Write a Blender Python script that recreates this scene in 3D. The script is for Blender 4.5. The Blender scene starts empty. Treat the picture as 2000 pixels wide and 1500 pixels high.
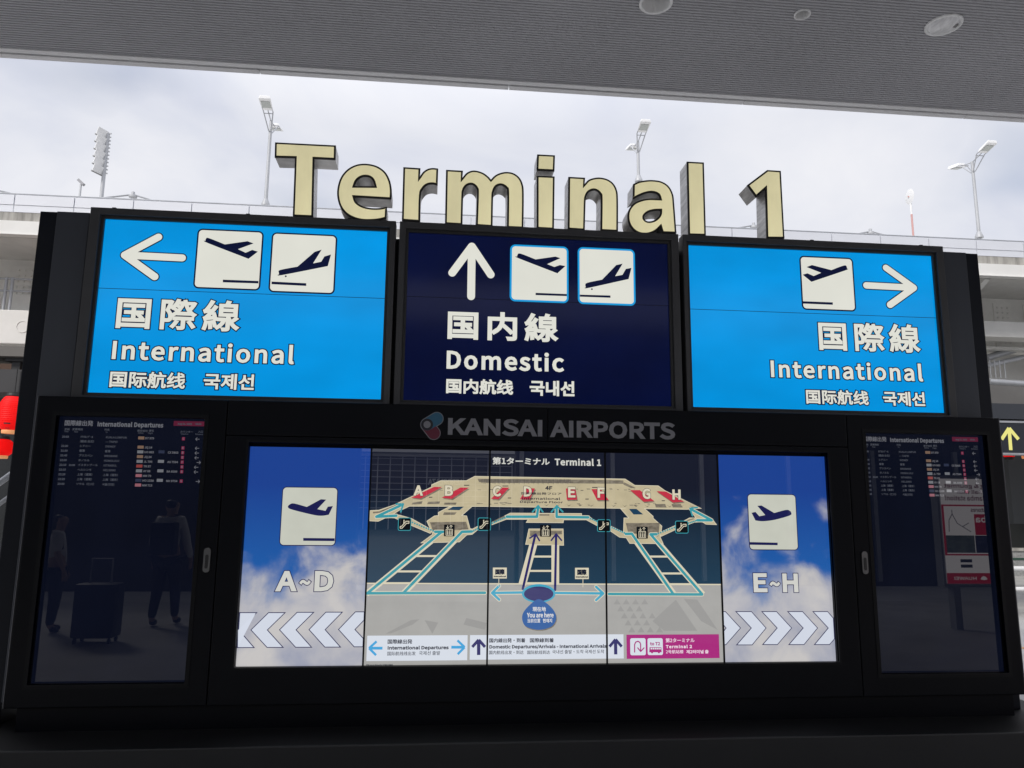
import bpy, bmesh, math, random, os
from mathutils import Vector, Matrix
from mathutils.geometry import tessellate_polygon
R = math.radians
C = bpy.context.scene.collection
SC = bpy.context.scene
random.seed(7)

# ---------------------------------------------------------------- camera, sky, sun, exposure
F = 1500.0
YAW, PIT, ROL, CZ = R(5.619), R(9.609), R(0.565), 1.65
fw = Vector((math.sin(YAW)*math.cos(PIT), math.cos(YAW)*math.cos(PIT), math.sin(PIT)))
r0 = Vector((math.cos(YAW), -math.sin(YAW), 0)); u0 = r0.cross(fw)
rt = math.cos(ROL)*r0 + math.sin(ROL)*u0
up = -math.sin(ROL)*r0 + math.cos(ROL)*u0
cam = bpy.data.cameras.new('camera'); cam.sensor_width = 36; cam.lens = 27.0
cam.clip_start = 0.05; cam.clip_end = 3000
co = bpy.data.objects.new('camera', cam); C.objects.link(co)
m3 = Matrix((rt, up, -fw)).transposed()
co.matrix_world = Matrix.Translation((0, 0, CZ)) @ m3.to_4x4()
SC.camera = co

SUN_EL, SUN_AZ = R(38), R(-142)         # veiled by cloud, behind the photographer's left shoulder
world = bpy.data.worlds.new('World'); SC.world = world; world.use_nodes = True
nt = world.node_tree; N = nt.nodes; Lk = nt.links
bg = N['Background']
sky = N.new('ShaderNodeTexSky'); sky.sky_type = 'NISHITA'; sky.sun_disc = False
sky.sun_elevation = SUN_EL; sky.sun_rotation = SUN_AZ
SKY_K = 0.11
skm = N.new('ShaderNodeMix'); skm.data_type = 'RGBA'; skm.blend_type = 'MULTIPLY'; skm.inputs[0].default_value = 1
Lk.new(sky.outputs[0], skm.inputs[6]); skm.inputs[7].default_value = (SKY_K, SKY_K, SKY_K, 1)
tc = N.new('ShaderNodeTexCoord'); sep = N.new('ShaderNodeSeparateXYZ'); Lk.new(tc.outputs['Generated'], sep.inputs[0])
def mth(op, a, b=None, c=None, nt_=None):
    n = (nt_ or nt).nodes.new('ShaderNodeMath'); n.operation = op
    for i, v in enumerate((a, b, c)):
        if v is None: continue
        if isinstance(v, (int, float)): n.inputs[i].default_value = v
        else: (nt_ or nt).links.new(v, n.inputs[i])
    return n.outputs[0]
zz = mth('ADD', mth('MAXIMUM', sep.outputs[2], 0.0), 0.22)
cmb = N.new('ShaderNodeCombineXYZ')
Lk.new(mth('DIVIDE', sep.outputs[0], zz), cmb.inputs[0]); Lk.new(mth('DIVIDE', sep.outputs[1], zz), cmb.inputs[1])
n1 = N.new('ShaderNodeTexNoise'); n1.inputs['Scale'].default_value = 1.7; n1.inputs['Detail'].default_value = 7
n1.inputs['Roughness'].default_value = 0.52; n1.inputs['Distortion'].default_value = 0.5
Lk.new(cmb.outputs[0], n1.inputs['Vector'])
n2 = N.new('ShaderNodeTexNoise'); n2.inputs['Scale'].default_value = 0.9; n2.inputs['Detail'].default_value = 4
mp2 = N.new('ShaderNodeMapping'); mp2.inputs['Location'].default_value = (3.1, 1.7, 0); Lk.new(cmb.outputs[0], mp2.inputs[0])
Lk.new(mp2.outputs[0], n2.inputs['Vector'])
crp = N.new('ShaderNodeValToRGB')            # cloud brightness: thick grey-lilac patches to white
e = crp.color_ramp.elements
e[0].position = 0.30; e[0].color = (0.57, 0.61, 0.75, 1)
e[1].position = 0.66; e[1].color = (0.95, 0.945, 0.97, 1)
x_ = crp.color_ramp.elements.new(0.48); x_.color = (0.77, 0.79, 0.865, 1)
Lk.new(mth('ADD', mth('MULTIPLY', n1.outputs[0], 0.6), mth('MULTIPLY', n2.outputs[0], 0.4)), crp.inputs[0])
cov = N.new('ShaderNodeMapRange'); cov.inputs['From Min'].default_value = 0.30; cov.inputs['From Max'].default_value = 0.42
cov.inputs['To Min'].default_value = 0.55; cov.inputs['To Max'].default_value = 1.0
Lk.new(n2.outputs[0], cov.inputs['Value'])
mx = N.new('ShaderNodeMix'); mx.data_type = 'RGBA'
Lk.new(cov.outputs[0], mx.inputs[0]); Lk.new(skm.outputs[2], mx.inputs[6]); Lk.new(crp.outputs[0], mx.inputs[7])
Lk.new(mx.outputs[2], bg.inputs[0])
# an overcast sky is about twice as bright overhead as near the horizon
Lk.new(mth('ADD', mth('MULTIPLY', mth('MAXIMUM', mth('SUBTRACT', sep.outputs[2], .46), 0.0), 2.2), 1.0), bg.inputs[1])
sun = bpy.data.lights.new('sun', 'SUN'); sun.energy = 2.2; sun.angle = R(12); sun.color = (1, 0.96, 0.9)
so = bpy.data.objects.new('sun', sun); C.objects.link(so)
sd = Vector((math.sin(SUN_AZ)*math.cos(SUN_EL), math.cos(SUN_AZ)*math.cos(SUN_EL), math.sin(SUN_EL)))
so.rotation_euler = (-sd).to_track_quat('-Z', 'Y').to_euler(); so.location = (0, 0, 30)
SC.view_settings.view_transform = 'Standard'; SC.view_settings.look = 'None'
SC.view_settings.exposure = 0; SC.view_settings.gamma = 1
SC.cycles.use_denoising = True
SC.cycles.max_bounces = 8

# ---------------------------------------------------------------- measuring: photograph pixel -> point at a real depth
def W(px, py, Y):
    d = rt*((px-1000)/F) + up*((750-py)/F) + fw
    return Vector((0, 0, CZ)) + d*(Y/d.y)
YL, YU = 4.5, 4.62           # face of the screens, face of the backlit signs
def zoom(s, ox, oy):
    return lambda *pts: [(ox+s*x, oy+s*y) for x, y in pts]
zS1 = zoom(.37, 60, 390); zS2 = zoom(.29, 760, 420); zS3 = zoom(.33, 1300, 450)
z6 = zoom(.19, 700, 860); z7 = zoom(.19, 1050, 860); zl = zoom(.19, 700, 1080); zr = zoom(.19, 1050, 1080)
zA = zoom(440 and 290/946, 440, 860); zE = zoom(260/886, 1390, 870)
zD = zoom(.24, 0, 760); zLg = zoom(.29, 780, 780)
zT1 = zoom(.35, 0, 0); zT2 = zoom(.35, 650, 0); zT3 = zoom(.35, 1300, 0)

# ---------------------------------------------------------------- materials
def lin(c): 
    c = c/255.0
    return c/12.92 if c <= .04045 else ((c+.055)/1.055)**2.4
def L3(r, g, b): return (lin(r), lin(g), lin(b), 1)
MATS = {}
def mat(name, base=(.5, .5, .5), rough=.6, metal=0.0, spec=.5, emit=None, estr=1.0, noise=None, bump=None, coat=0):
    if name in MATS: return MATS[name]
    m = bpy.data.materials.new(name); m.use_nodes = True; t = m.node_tree; p = t.nodes['Principled BSDF']
    p.inputs['Base Color'].default_value = (*base, 1); p.inputs['Roughness'].default_value = rough
    p.inputs['Metallic'].default_value = metal; p.inputs['Specular IOR Level'].default_value = spec
    p.inputs['Coat Weight'].default_value = coat
    if emit:
        p.inputs['Emission Color'].default_value = L3(*emit); p.inputs['Emission Strength'].default_value = estr
    if noise:                                   # (scale xyz, amount, detail) : worn / stained tone; lit sign and letter faces: uneven backlight painted into emission
        sc_, amt, det = noise
        tcn = t.nodes.new('ShaderNodeTexCoord'); mp = t.nodes.new('ShaderNodeMapping')
        mp.inputs['Scale'].default_value = sc_; t.links.new(tcn.outputs['Object'], mp.inputs[0])
        nz = t.nodes.new('ShaderNodeTexNoise'); nz.inputs['Scale'].default_value = 1; nz.inputs['Detail'].default_value = det
        nz.inputs['Roughness'].default_value = .62
        t.links.new(mp.outputs[0], nz.inputs['Vector'])
        mr = t.nodes.new('ShaderNodeMapRange'); mr.inputs['From Min'].default_value = .3; mr.inputs['From Max'].default_value = .7
        mr.inputs['To Min'].default_value = 1-amt; mr.inputs['To Max'].default_value = 1+amt*.6
        t.links.new(nz.outputs[0], mr.inputs['Value'])
        col = L3(*emit) if emit else (*base, 1)
        mm = t.nodes.new('ShaderNodeMix'); mm.data_type = 'RGBA'; mm.blend_type = 'MULTIPLY'; mm.inputs[0].default_value = 1
        mm.inputs[6].default_value = col; t.links.new(mr.outputs[0], mm.inputs[7])
        t.links.new(mm.outputs[2], p.inputs['Emission Color' if emit else 'Base Color'])
        if bump:
            b = t.nodes.new('ShaderNodeBump'); b.inputs['Strength'].default_value = bump; b.inputs['Distance'].default_value = .01
            t.links.new(nz.outputs[0], b.inputs['Height']); t.links.new(b.outputs[0], p.inputs['Normal'])
    MATS[name] = m
    return m
def scr(name, rgb, noise=None, estr=1.0, rough=.004, spec=.5):       # a lit picture element behind glossy glass
    m = mat('lit_'+name, (.004, .004, .005), rough, 0, spec, rgb, estr, noise); m.node_tree.nodes['Principled BSDF'].inputs['IOR'].default_value = 1.72 if rough < .1 else 1.5
    return m

M_black = mat('cabinet_black', (.0026, .0032, .0056), .36, 0, .16, noise=((1.3, 1.3, 1.3), .25, 4))
M_bezel = mat('bezel_black', (.004, .0045, .006), .4, 0, .2)
M_frame = mat('frame_charcoal', (.062, .062, .065), .42, .0, .5, noise=((2, 2, 2), .18, 5))
M_lip = mat('frame_lip', (.034, .034, .035), .5)
M_colp = mat('column_grey', (.050, .056, .070), .45, noise=((3, 3, .7), .12, 4))
M_cold = mat('column_black', (.006, .008, .014), .4, 0, .25)
M_edge = mat('pale_edge', (.16, .165, .18), .35, .6)
M_handle = mat('handle_steel', (.20, .20, .20), .35, .9)
M_logo = mat('logo_grey', (.24, .24, .26), .5)
M_steel = mat('letter_metal', (.62, .61, .60), .36, .45, noise=((3, 3, 22), .55, 6), bump=.12)
M_rim = mat('letter_rim', (.017, .015, .013), .45)
M_cream = mat('letter_face', (.42, .39, .27), .45, 0, .4, (203, 195, 154), .94, noise=((3.2, 3.2, 1.5), .17, 5))

# ---------------------------------------------------------------- mesh building
class MB:
    def __init__(s): s.v = []; s.f = []; s.mi = []; s.k = 0
    def add(s, vs, fs):
        b = len(s.v); s.v += [tuple(v) for v in vs]; s.f += [tuple(i+b for i in f) for f in fs]; s.mi += [s.k]*len(fs)
        return s
    def box(s, x0, x1, y0, y1, z0, z1):
        return s.add([(x0,y0,z0),(x1,y0,z0),(x1,y1,z0),(x0,y1,z0),(x0,y0,z1),(x1,y0,z1),(x1,y1,z1),(x0,y1,z1)],
              [(0,3,2,1),(4,5,6,7),(0,1,5,4),(1,2,6,5),(2,3,7,6),(3,0,4,7)])
    def beam(s, p, q, w, h, upv=(0,0,1)):         # rectangular bar from p to q
        p, q = Vector(p), Vector(q); d = (q-p).normalized(); a = d.cross(Vector(upv))
        if a.length < 1e-4: a = d.cross(Vector((0,1,0)))
        a.normalize(); b = a.cross(d); vs = []
        for c in (p, q):
            for i, j in ((-1,-1),(1,-1),(1,1),(-1,1)): vs.append(c+a*(i*w/2)+b*(j*h/2))
        return s.add(vs, [(0,1,2,3),(7,6,5,4),(0,4,5,1),(1,5,6,2),(2,6,7,3),(3,7,4,0)])
    def tube(s, pts, r, n=10, r2=None):
        pts = [Vector(p) for p in pts]; vs = []; fs = []
        for i, p in enumerate(pts):
            d = (pts[min(i+1, len(pts)-1)]-pts[max(i-1, 0)]).normalized()
            a = d.cross(Vector((.13, .31, .94)));  a.normalize(); b = d.cross(a)
            rr = r if r2 is None else r+(r2-r)*i/(len(pts)-1)
            for k in range(n):
                t = 2*math.pi*k/n; vs.append(p+a*(rr*math.cos(t))+b*(rr*math.sin(t)))
        for i in range(len(pts)-1):
            for k in range(n):
                fs.append((i*n+k, i*n+(k+1)%n, (i+1)*n+(k+1)%n, (i+1)*n+k))
        fs.append(tuple(range(n))); fs.append(tuple(reversed(range((len(pts)-1)*n, len(pts)*n))))
        return s.add(vs, fs)
    def lathe(s, c, prof, n=32, cap=True):           # profile of (radius, z) round a vertical axis
        vs = []; fs = []
        for r_, z_ in prof:
            for k in range(n):
                t = 2*math.pi*k/n; vs.append((c[0]+r_*math.cos(t), c[1]+r_*math.sin(t), c[2]+z_))
        for i in range(len(prof)-1):
            for k in range(n): fs.append((i*n+k, i*n+(k+1)%n, (i+1)*n+(k+1)%n, (i+1)*n+k))
        if cap:
            fs.append(tuple(reversed(range(n)))); fs.append(tuple(range((len(prof)-1)*n, len(prof)*n)))
        return s.add(vs, fs)
    def flat(s, poly, y, holes=()):                  # polygon of (x, z) in a plane of constant y, facing the camera
        loops = [[Vector((a, b, 0)) for a, b in poly]] + [[Vector((a, b, 0)) for a, b in h] for h in holes]
        allp = [v for l in loops for v in l]
        tris = tessellate_polygon(loops)
        fs = []
        for t in tris:
            a, b, c = (allp[i] for i in t)
            fs.append(t if (b-a).cross(c-a).z > 0 else (t[0], t[2], t[1]))
        return s.add([(v.x, y, v.y) for v in allp], fs)
    def prism(s, poly, y0, y1, holes=()):            # polygon of (x, z) given thickness along y
        ks = s.k
        s.flat(poly, y0, holes); b = len(s.v)
        loops = [poly]+list(holes)
        for l in loops:
            a_ = sum(l[i][0]*l[(i+1) % len(l)][1]-l[(i+1) % len(l)][0]*l[i][1] for i in range(len(l)))
            n = len(l); vs = [(x, y0, z) for x, z in l]+[(x, y1, z) for x, z in l]
            ccw = (a_ > 0) if l is poly else (a_ < 0)
            s.add(vs, [((i, (i+n), (i+1) % n+n, (i+1) % n) if ccw else (i, (i+1) % n, (i+1) % n+n, i+n)) for i in range(n)])
        t0 = len(s.f); s.flat(poly, y1, holes)
        s.f[t0:] = [tuple(reversed(f)) for f in s.f[t0:]]
        return s
    def build(s, name, m, parent=None, bevel=0, smooth=False, loc=None):
        off = Vector(loc) if loc is not None else (WL[parent.name] if parent else Vector((0, 0, 0)))
        me = bpy.data.meshes.new(name); me.from_pydata([(v[0]-off.x, v[1]-off.y, v[2]-off.z) for v in s.v], [], s.f)
        ms = m if isinstance(m, (list, tuple)) else [m]
        for q in ms: me.materials.append(q)
        if len(ms) > 1:
            for p, i in zip(me.polygons, s.mi): p.material_index = i
        if bevel:
            bm = bmesh.new(); bm.from_mesh(me); bmesh.ops.remove_doubles(bm, verts=bm.verts, dist=1e-5)
            ed = [e for e in bm.edges if len(e.link_faces) == 2 and e.calc_face_angle(0) > .6]
            bmesh.ops.bevel(bm, geom=ed, offset=bevel, segments=2, affect='EDGES', profile=.6, clamp_overlap=True)
            bm.to_mesh(me); bm.free()
        if smooth:
            for p in me.polygons: p.use_smooth = True
            me.set_sharp_from_angle(angle=R(38))
        o = bpy.data.objects.new(name, me); C.objects.link(o)
        if parent: o.parent = parent
        else: o.location = off
        WL[o.name] = off
        return o
WL = {}
def thing(name, label, cat, loc, group=None):
    o = bpy.data.objects.new(name, None); C.objects.link(o); o.location = loc; o.empty_display_size = .1
    o['label'] = label; o['category'] = cat
    if group: o['group'] = group
    WL[o.name] = Vector(loc)
    return o
def tag(o, label, cat, group=None):
    o['label'] = label; o['category'] = cat
    if group: o['group'] = group
    return o
def struct(o): o['kind'] = 'structure'; return o
def copy_tree(o, parent=None):
    c = o.copy(); C.objects.link(c)
    if parent: c.parent = parent
    for ch in list(o.children): copy_tree(ch, c)
    return c

def onp(pts, Y):                                   # photograph pixels -> (x, z) on the plane at depth Y
    out = []
    for p in pts:
        q = W(p[0], p[1], Y); out.append((q.x, q.z))
    return out
def rrect(x0, x1, z0, z1, r, n=6):
    out = []
    for cx, cz, a in ((x1-r, z1-r, 0), (x0+r, z1-r, 90), (x0+r, z0+r, 180), (x1-r, z0+r, 270)):
        for k in range(n+1):
            t = R(a+90*k/n); out.append((cx+r*math.cos(t), cz+r*math.sin(t)))
    return out
def ell(cx, cz, rx, rz, n=40): return [(cx+rx*math.cos(2*math.pi*k/n), cz+rz*math.sin(2*math.pi*k/n)) for k in range(n)]
def capsule(a, b, r, n=10):
    a, b = Vector(a), Vector(b); t0 = math.atan2((b-a).y, (b-a).x); out = []
    for k in range(n+1):
        t = t0-math.pi/2+math.pi*k/n; out.append((b.x+r*math.cos(t), b.y+r*math.sin(t)))
    for k in range(n+1):
        t = t0+math.pi/2+math.pi*k/n; out.append((a.x+r*math.cos(t), a.y+r*math.sin(t)))
    return out
def bar(a, b, r):
    a, b = Vector(a), Vector(b); d = (b-a).normalized(); n = Vector((-d.y, d.x))*r
    return [tuple(a-n), tuple(b-n), tuple(b+n), tuple(a+n)]
def offset(poly, d):                                # d > 0 shrinks a loop (either winding), mitred
    A = sum(poly[i][0]*poly[(i+1) % len(poly)][1]-poly[(i+1) % len(poly)][0]*poly[i][1] for i in range(len(poly)))
    sg = 1 if A > 0 else -1; out = []; n = len(poly)
    for i in range(n):
        a, b, c = Vector(poly[i-1]), Vector(poly[i]), Vector(poly[(i+1) % n])
        e1, e2 = (b-a).normalized(), (c-b).normalized()
        n1 = Vector((-e1.y, e1.x))*sg; n2 = Vector((-e2.y, e2.x))*sg
        m = n1+n2; m = m.normalized() if m.length > 1e-6 else n1
        k = max(.35, m.dot(n1)); out.append(tuple(b+m*(d/k)))
    return out
def smooth(pts):                                    # points with a third entry are corners, the others are rounded (Catmull-Rom)
    n = len(pts); out = []
    for i in range(n):
        p0, p1, p2, p3 = pts[i-1], pts[i], pts[(i+1) % n], pts[(i+2) % n]
        out.append((p1[0], p1[1]))
        c1, c2 = len(p1) > 2, len(p2) > 2
        if c1 and c2: continue
        P0 = p1 if c1 else p0; P3 = p2 if c2 else p3
        for t in (.25, .5, .75):
            q = []
            for k in (0, 1):
                a, b, c, d = P0[k], p1[k], p2[k], P3[k]
                q.append(.5*(2*b+(c-a)*t+(2*a-5*b+4*c-d)*t*t+(3*b-a-3*c+d)*t**3))
            out.append(tuple(q))
    return out

# ---------------------------------------------------------------- lettering
FD = os.path.join(bpy.utils.resource_path('LOCAL'), 'datafiles', 'fonts')
FONTS = {}
def font(k):
    if k not in FONTS:
        try: FONTS[k] = bpy.data.fonts.load(os.path.join(FD, {'cjk': 'Noto Sans CJK Regular.woff2', 'inter': 'Inter.woff2'}[k]))
        except Exception: FONTS[k] = None
    return FONTS[k]
GC = {}
def glyphs(s, fk='cjk', res=3, space=1.0):
    key = (s, fk, res, space)
    if key in GC: return GC[key]
    cu = bpy.data.curves.new('lettering', 'FONT'); cu.body = s; cu.resolution_u = res; cu.space_character = space
    f_ = font(fk)
    if f_: cu.font = f_
    o = bpy.data.objects.new('lettering', cu)
    me = bpy.data.meshes.new_from_object(o)
    vs = [(v.co.x, v.co.y) for v in me.vertices]; fs = [tuple(p.vertices) for p in me.polygons]
    bpy.data.objects.remove(o); bpy.data.curves.remove(cu); bpy.data.meshes.remove(me)
    # weld, then read the outline loops
    idx = {}; rm = []; nv = []
    for v in vs:
        k = (round(v[0], 5), round(v[1], 5))
        if k not in idx: idx[k] = len(nv); nv.append(v)
        rm.append(idx[k])
    nf = [tuple(rm[i] for i in f) for f in fs]; nf = [f for f in nf if len(set(f)) == len(f)]
    ec = {}
    for f in nf:
        for i in range(len(f)):
            a, b = f[i], f[(i+1) % len(f)]; ec[(min(a, b), max(a, b))] = ec.get((min(a, b), max(a, b)), 0)+1
    adj = {}
    for (a, b), c in ec.items():
        if c == 1: adj.setdefault(a, []).append(b); adj.setdefault(b, []).append(a)
    loops = []; used = set()
    for st in adj:
        if st in used or len(adj[st]) != 2: continue
        lp = [st]; used.add(st); prev, cur = None, st
        while True:
            nx = [q for q in adj[cur] if q != prev and (q not in used or q == st)]
            nx = [q for q in nx if not (q == st and prev is None)]
            if not nx: break
            prev, cur = cur, nx[0]
            if cur == st: break
            lp.append(cur); used.add(cur)
        if len(lp) > 2: loops.append([nv[i] for i in lp])
    x0 = min(v[0] for v in nv); x1 = max(v[0] for v in nv); z0 = min(v[1] for v in nv); z1 = max(v[1] for v in nv)
    GC[key] = (nv, nf, loops, (x0, x1, z0, z1))
    return GC[key]
def write(mb, s, x0, x1, z0, z1, y, bold=0.0, fk='cjk', res=3, fill=True, space=1.0, clip=None):
    """lettering whose outline box fills x0..x1, z0..z1; bold = extra stroke half-width in metres (drawn as a ribbon along the outlines)"""
    vs, fs, loops, bb = glyphs(s, fk, res, space)
    i0, i1, j0, j1 = x0+bold, x1-bold, z0+bold, z1-bold
    kx = (i1-i0)/(bb[1]-bb[0]); kz = (j1-j0)/(bb[3]-bb[2])
    T = lambda v: (i0+(v[0]-bb[0])*kx, j0+(v[1]-bb[2])*kz)
    if fill: mb.add([(T(v)[0], y, T(v)[1]) for v in vs], fs)
    if bold:
        for n, lp in enumerate(loops):
            q = [T(v) for v in lp]; m = len(q)
            a = offset(q, bold); b = offset(q, -bold); yy = y+.0001+.00004*(n % 5)
            mb.add([(p[0], yy, p[1]) for p in a]+[(p[0], yy, p[1]) for p in b], [(i, (i+1) % m, m+(i+1) % m, m+i) for i in range(m)])
def wpx(mb, s, bl, br, tl, Y, y, **k):              # same, from three measured pixels: lower left, lower right, upper left
    a = W(*bl, Y); b = W(*br, Y); c = W(*tl, Y)
    write(mb, s, a.x, b.x, a.z, c.z, y, **k)
def wz(mb, s, z, bl, br, tl, Y, y, **k):
    p = z(bl, br, tl); wpx(mb, s, p[0], p[1], p[2], Y, y, **k)

# ================================================================ the ground
g = MB(); g.add([(-400, -400, 0), (400, -400, 0), (400, 400, 0), (-400, 400, 0)], [(0, 1, 2, 3)])
M_road = mat('asphalt', (.46, .455, .44), .85, noise=((.6, .6, .6), .25, 8), bump=.3)
struct(g.build('road', M_road))
g = MB(); g.add([(-60, -5, .12), (60, -5, .12), (60, 7.2, .12), (-60, 7.2, .12), (-60, 7.2, 0), (60, 7.2, 0), (-60, -5, 0), (60, -5, 0)],
    [(0, 1, 2, 3), (3, 2, 5, 4), (1, 0, 6, 7)])
M_pave = mat('pavement', (.36, .355, .35), .7, noise=((1.5, 1.5, 1.5), .2, 6))
struct(g.build('pavement', M_pave))

# ================================================================ canopy overhead
can = thing('canopy', 'grey ribbed canopy ceiling overhead with a pale metal edge', 'canopy', (0.5, 2, 5.25))
M_rib = mat('ceiling_grey', (.47, .47, .495), .5, .0, noise=((.5, .5, .5), .10, 4))
CZc, YE = 5.25, 5.915
mb = MB(); pit = .030; y = YE; vs = []; prof = []
while y > -2.5:                                     # one rib after another: flat face, then a dark groove
    prof += [(y, CZc), (y-.017, CZc), (y-.019, CZc+.009), (y-.028, CZc+.009)]
    y -= pit
def ceil_pt(px, py):
    d = rt*((px-1000)/F)+up*((750-py)/F)+fw; return Vector((0, 0, CZ))+d*((CZc-CZ)/d.z)
LIGHTS = [(1281, 5, .120), (1567, 27, .059), (1843, 48, .129)]
for i in range(len(prof)-1):                        # ribs stop at the openings of the round lights
    p, q = prof[i], prof[i+1]; ym = (p[0]+q[0])/2; cuts = []
    for lx, ly, lr in LIGHTS:
        c = ceil_pt(lx, ly); dd = (lr*.90)**2-(ym-c.y)**2
        if dd > 0: cuts.append((c.x-math.sqrt(dd), c.x+math.sqrt(dd)))
    xs = [-16]+[v for c in sorted(cuts) for v in c]+[18]
    for k in range(0, len(xs), 2): mb.add([(xs[k], *p), (xs[k], *q), (xs[k+1], *q), (xs[k+1], *p)], [(0, 1, 2, 3)])
mb.build('ribbed_ceiling', M_rib, can)
M_fas = mat('fascia_metal', (.88, .88, .89), .42, .15, noise=((1.2, 3, 3), .06, 5))
mb = MB(); mb.box(-16, 18, YE+.002, YE+.055, CZc-.012, CZc+.3); mb.build('border_strip', M_fas, can)
mb = MB(); mb.box(-16, 18, YE+.055, YE+.068, CZc+.02, CZc+.3); mb.build('shadow_gap', mat('gap_dark', (.08, .08, .085), .6), can)
xj = [W(q, 0, 6.0).x for q in ()] 
joints = [-14.0+2.07*i+.05 for i in range(16)]
for i in range(len(joints)-1):
    mb = MB(); mb.box(joints[i]+.003, joints[i+1]-.003, YE+.068, YE+.125, CZc-.02, CZc+.32)
    mb.build('fascia_panel', M_fas, can)
mb = MB(); mb.box(-16, 18, -2.5, YE+.12, CZc+.33, CZc+.45); mb.build('roof_slab', mat('roof_grey', (.4, .4, .41), .7), can)
mb = MB()
for cx in (-12, 14):
    for k in (0,): mb.lathe((cx, -1.5, 0.12), [(.22, 0), (.22, 5.15)], 24)
mb.build('support_post', M_fas, can)

M_lamp_rim = mat('downlight_rim', (.92, .92, .92), .35)
M_refl = mat('downlight_reflector', (.88, .88, .88), .3, .1)
M_lens = mat('downlight_lens', (.92, .92, .93), .25, 0, .6, noise=((22, 9, 9), .25, 2))
def downlight(px, py, rad, label, lens):
    p = Vector((0, 0, CZ)); d = rt*((px-1000)/F)+up*((750-py)/F)+fw; p = p+d*((CZc-CZ)/d.z)
    t = thing('downlight', label, 'ceiling light', (p.x, p.y, CZc), 'round lights set into the ribbed ceiling')
    c = (p.x, p.y, CZc)
    MB().lathe(c, [(rad, .0), (rad, -.008), (rad*.97, -.012), (rad*.84, -.010), (rad*.82, .0)], 40, cap=False).build('trim_ring', M_lamp_rim, t, smooth=True)
    if lens:
        MB().lathe(c, [(.001, -.020), (rad*.35, -.019), (rad*.65, -.014), (rad*.83, -.004)], 40, cap=False).build('lens', M_lens, t, smooth=True)
        b = MB(); b.box(p.x+rad*.55, p.x+rad*.70, p.y-rad*.28, p.y-rad*.02, CZc-.022, CZc-.008); b.build('clip', mat('clip_grey', (.25,.25,.25), .5), t)
    else:
        MB().lathe(c, [(rad*.86, -.010), (rad*.80, .03), (rad*.72, .09), (rad*.60, .13), (.001, .134)], 40, cap=False).build('reflector', M_refl, t, smooth=True)
        MB().lathe(c, [(.001, .055), (rad*.20, .06), (rad*.28, .085), (rad*.22, .13)], 24, cap=False).build('bulb', M_lens, t, smooth=True)
downlight(*LIGHTS[0], 'wide downlight with an open reflector, leftmost of the ceiling lights', False)
downlight(*LIGHTS[1], 'small downlight between the two wide ceiling lights', False)
downlight(*LIGHTS[2], 'wide downlight with a frosted lens, rightmost of the ceiling lights', True)

# ================================================================ information kiosk
kio = thing('information_kiosk', 'wide black information kiosk holding the screens under the signs', 'kiosk', (.65, 4.7, .12))
YF = 4.46
XL, XR, ZB, ZT = -2.203, 3.510, .625, 2.274
def ring(mb, x0, x1, z0, z1, hx0, hx1, hz0, hz1, y0, y1):
    mb.box(x0, hx0, y0, y1, z0, z1); mb.box(hx1, x1, y0, y1, z0, z1)
    mb.box(hx0, hx1, y0, y1, z0, hz0); mb.box(hx0, hx1, y0, y1, hz1, z1)
def frame_prism(x0, x1, z0, z1, h, y0, y1):
    return MB().prism([(x0, z0), (x1, z0), (x1, z1), (x0, z1)], y0, y1, [[(h[0], h[2]), (h[1], h[2]), (h[1], h[3]), (h[0], h[3])]])
DLo = (-2.098, -1.302, .742, 2.165); DRo = (2.622, 3.418, .750, 2.165); SCo = (-1.051, 2.370, .818, 2.036)
mb = MB(); mb.box(XL+.01, XR-.01, 4.53, 4.98, ZB+.005, ZT-.005); mb.build('cabinet_body', M_black, kio, bevel=.01)
for x0, x1, h in ((XL, -1.183, DLo), (2.505, XR, DRo)):
    d = frame_prism(x0, x1, ZB, ZT, h, YF, 4.528).build('screen_door', M_black, kio, bevel=.006)
    f = frame_prism(h[0]-.022, h[1]+.022, h[2]-.022, h[3]+.022, h, YF-.003, YF+.02).build('door_gasket', M_bezel, d)
    hx = -1.232 if x0 < 0 else 2.560
    hz = 1.385
    hd = MB().prism(rrect(hx-.018, hx+.018, hz-.066, hz+.066, .017), YF-.010, YF).build('handle', M_handle, d, bevel=.002)
    MB().prism(rrect(hx-.008, hx+.008, hz-.045, hz+.030, .008), YF-.013, YF-.009).build('handle_lever', mat('lever_dark', (.05, .05, .05), .4, .6), d)
# header pair above the centre screens + frame round them
jx = W(1070, 830, YF).x
mb = MB(); mb.box(-1.179, jx-.0015, YF, 4.528, 2.075, ZT); mb.build('header_panel', M_black, kio, bevel=.004)
mb = MB(); mb.box(jx+.0015, 2.501, YF, 4.528, 2.075, ZT); mb.build('header_panel', M_black, kio, bevel=.004)
frame_prism(-1.179, 2.501, ZB, 2.072, SCo, YF, 4.528).build('centre_frame', M_black, kio, bevel=.005)
frame_prism(SCo[0]-.014, SCo[1]+.014, SCo[2]-.014, SCo[3]+.014, SCo, YF-.002, YF+.02).build('screen_gasket', M_bezel, kio)
for x in (XL-.007, XR+.003):
    mb = MB(); mb.box(x, x+.004, YF+.004, 4.60, ZB, ZT); mb.build('pale_edge', M_edge, kio)  # pale colour stands in for sky sheen on the cabinet's chamfered edge
# foot: a broad low step the cabinet stands on
mb = MB(); mb.box(XL-.30, XR+.30, 4.16, 5.1, .12, .50); mb.build('plinth', mat('plinth_black', (.010, .0105, .012), .5, noise=((3, 3, 3), .2, 6)), kio, bevel=.008)
mb = MB(); mb.box(XL+.05, XR-.05, 4.50, 4.95, .50, ZB); mb.build('kick_panel', M_black, kio)
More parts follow.
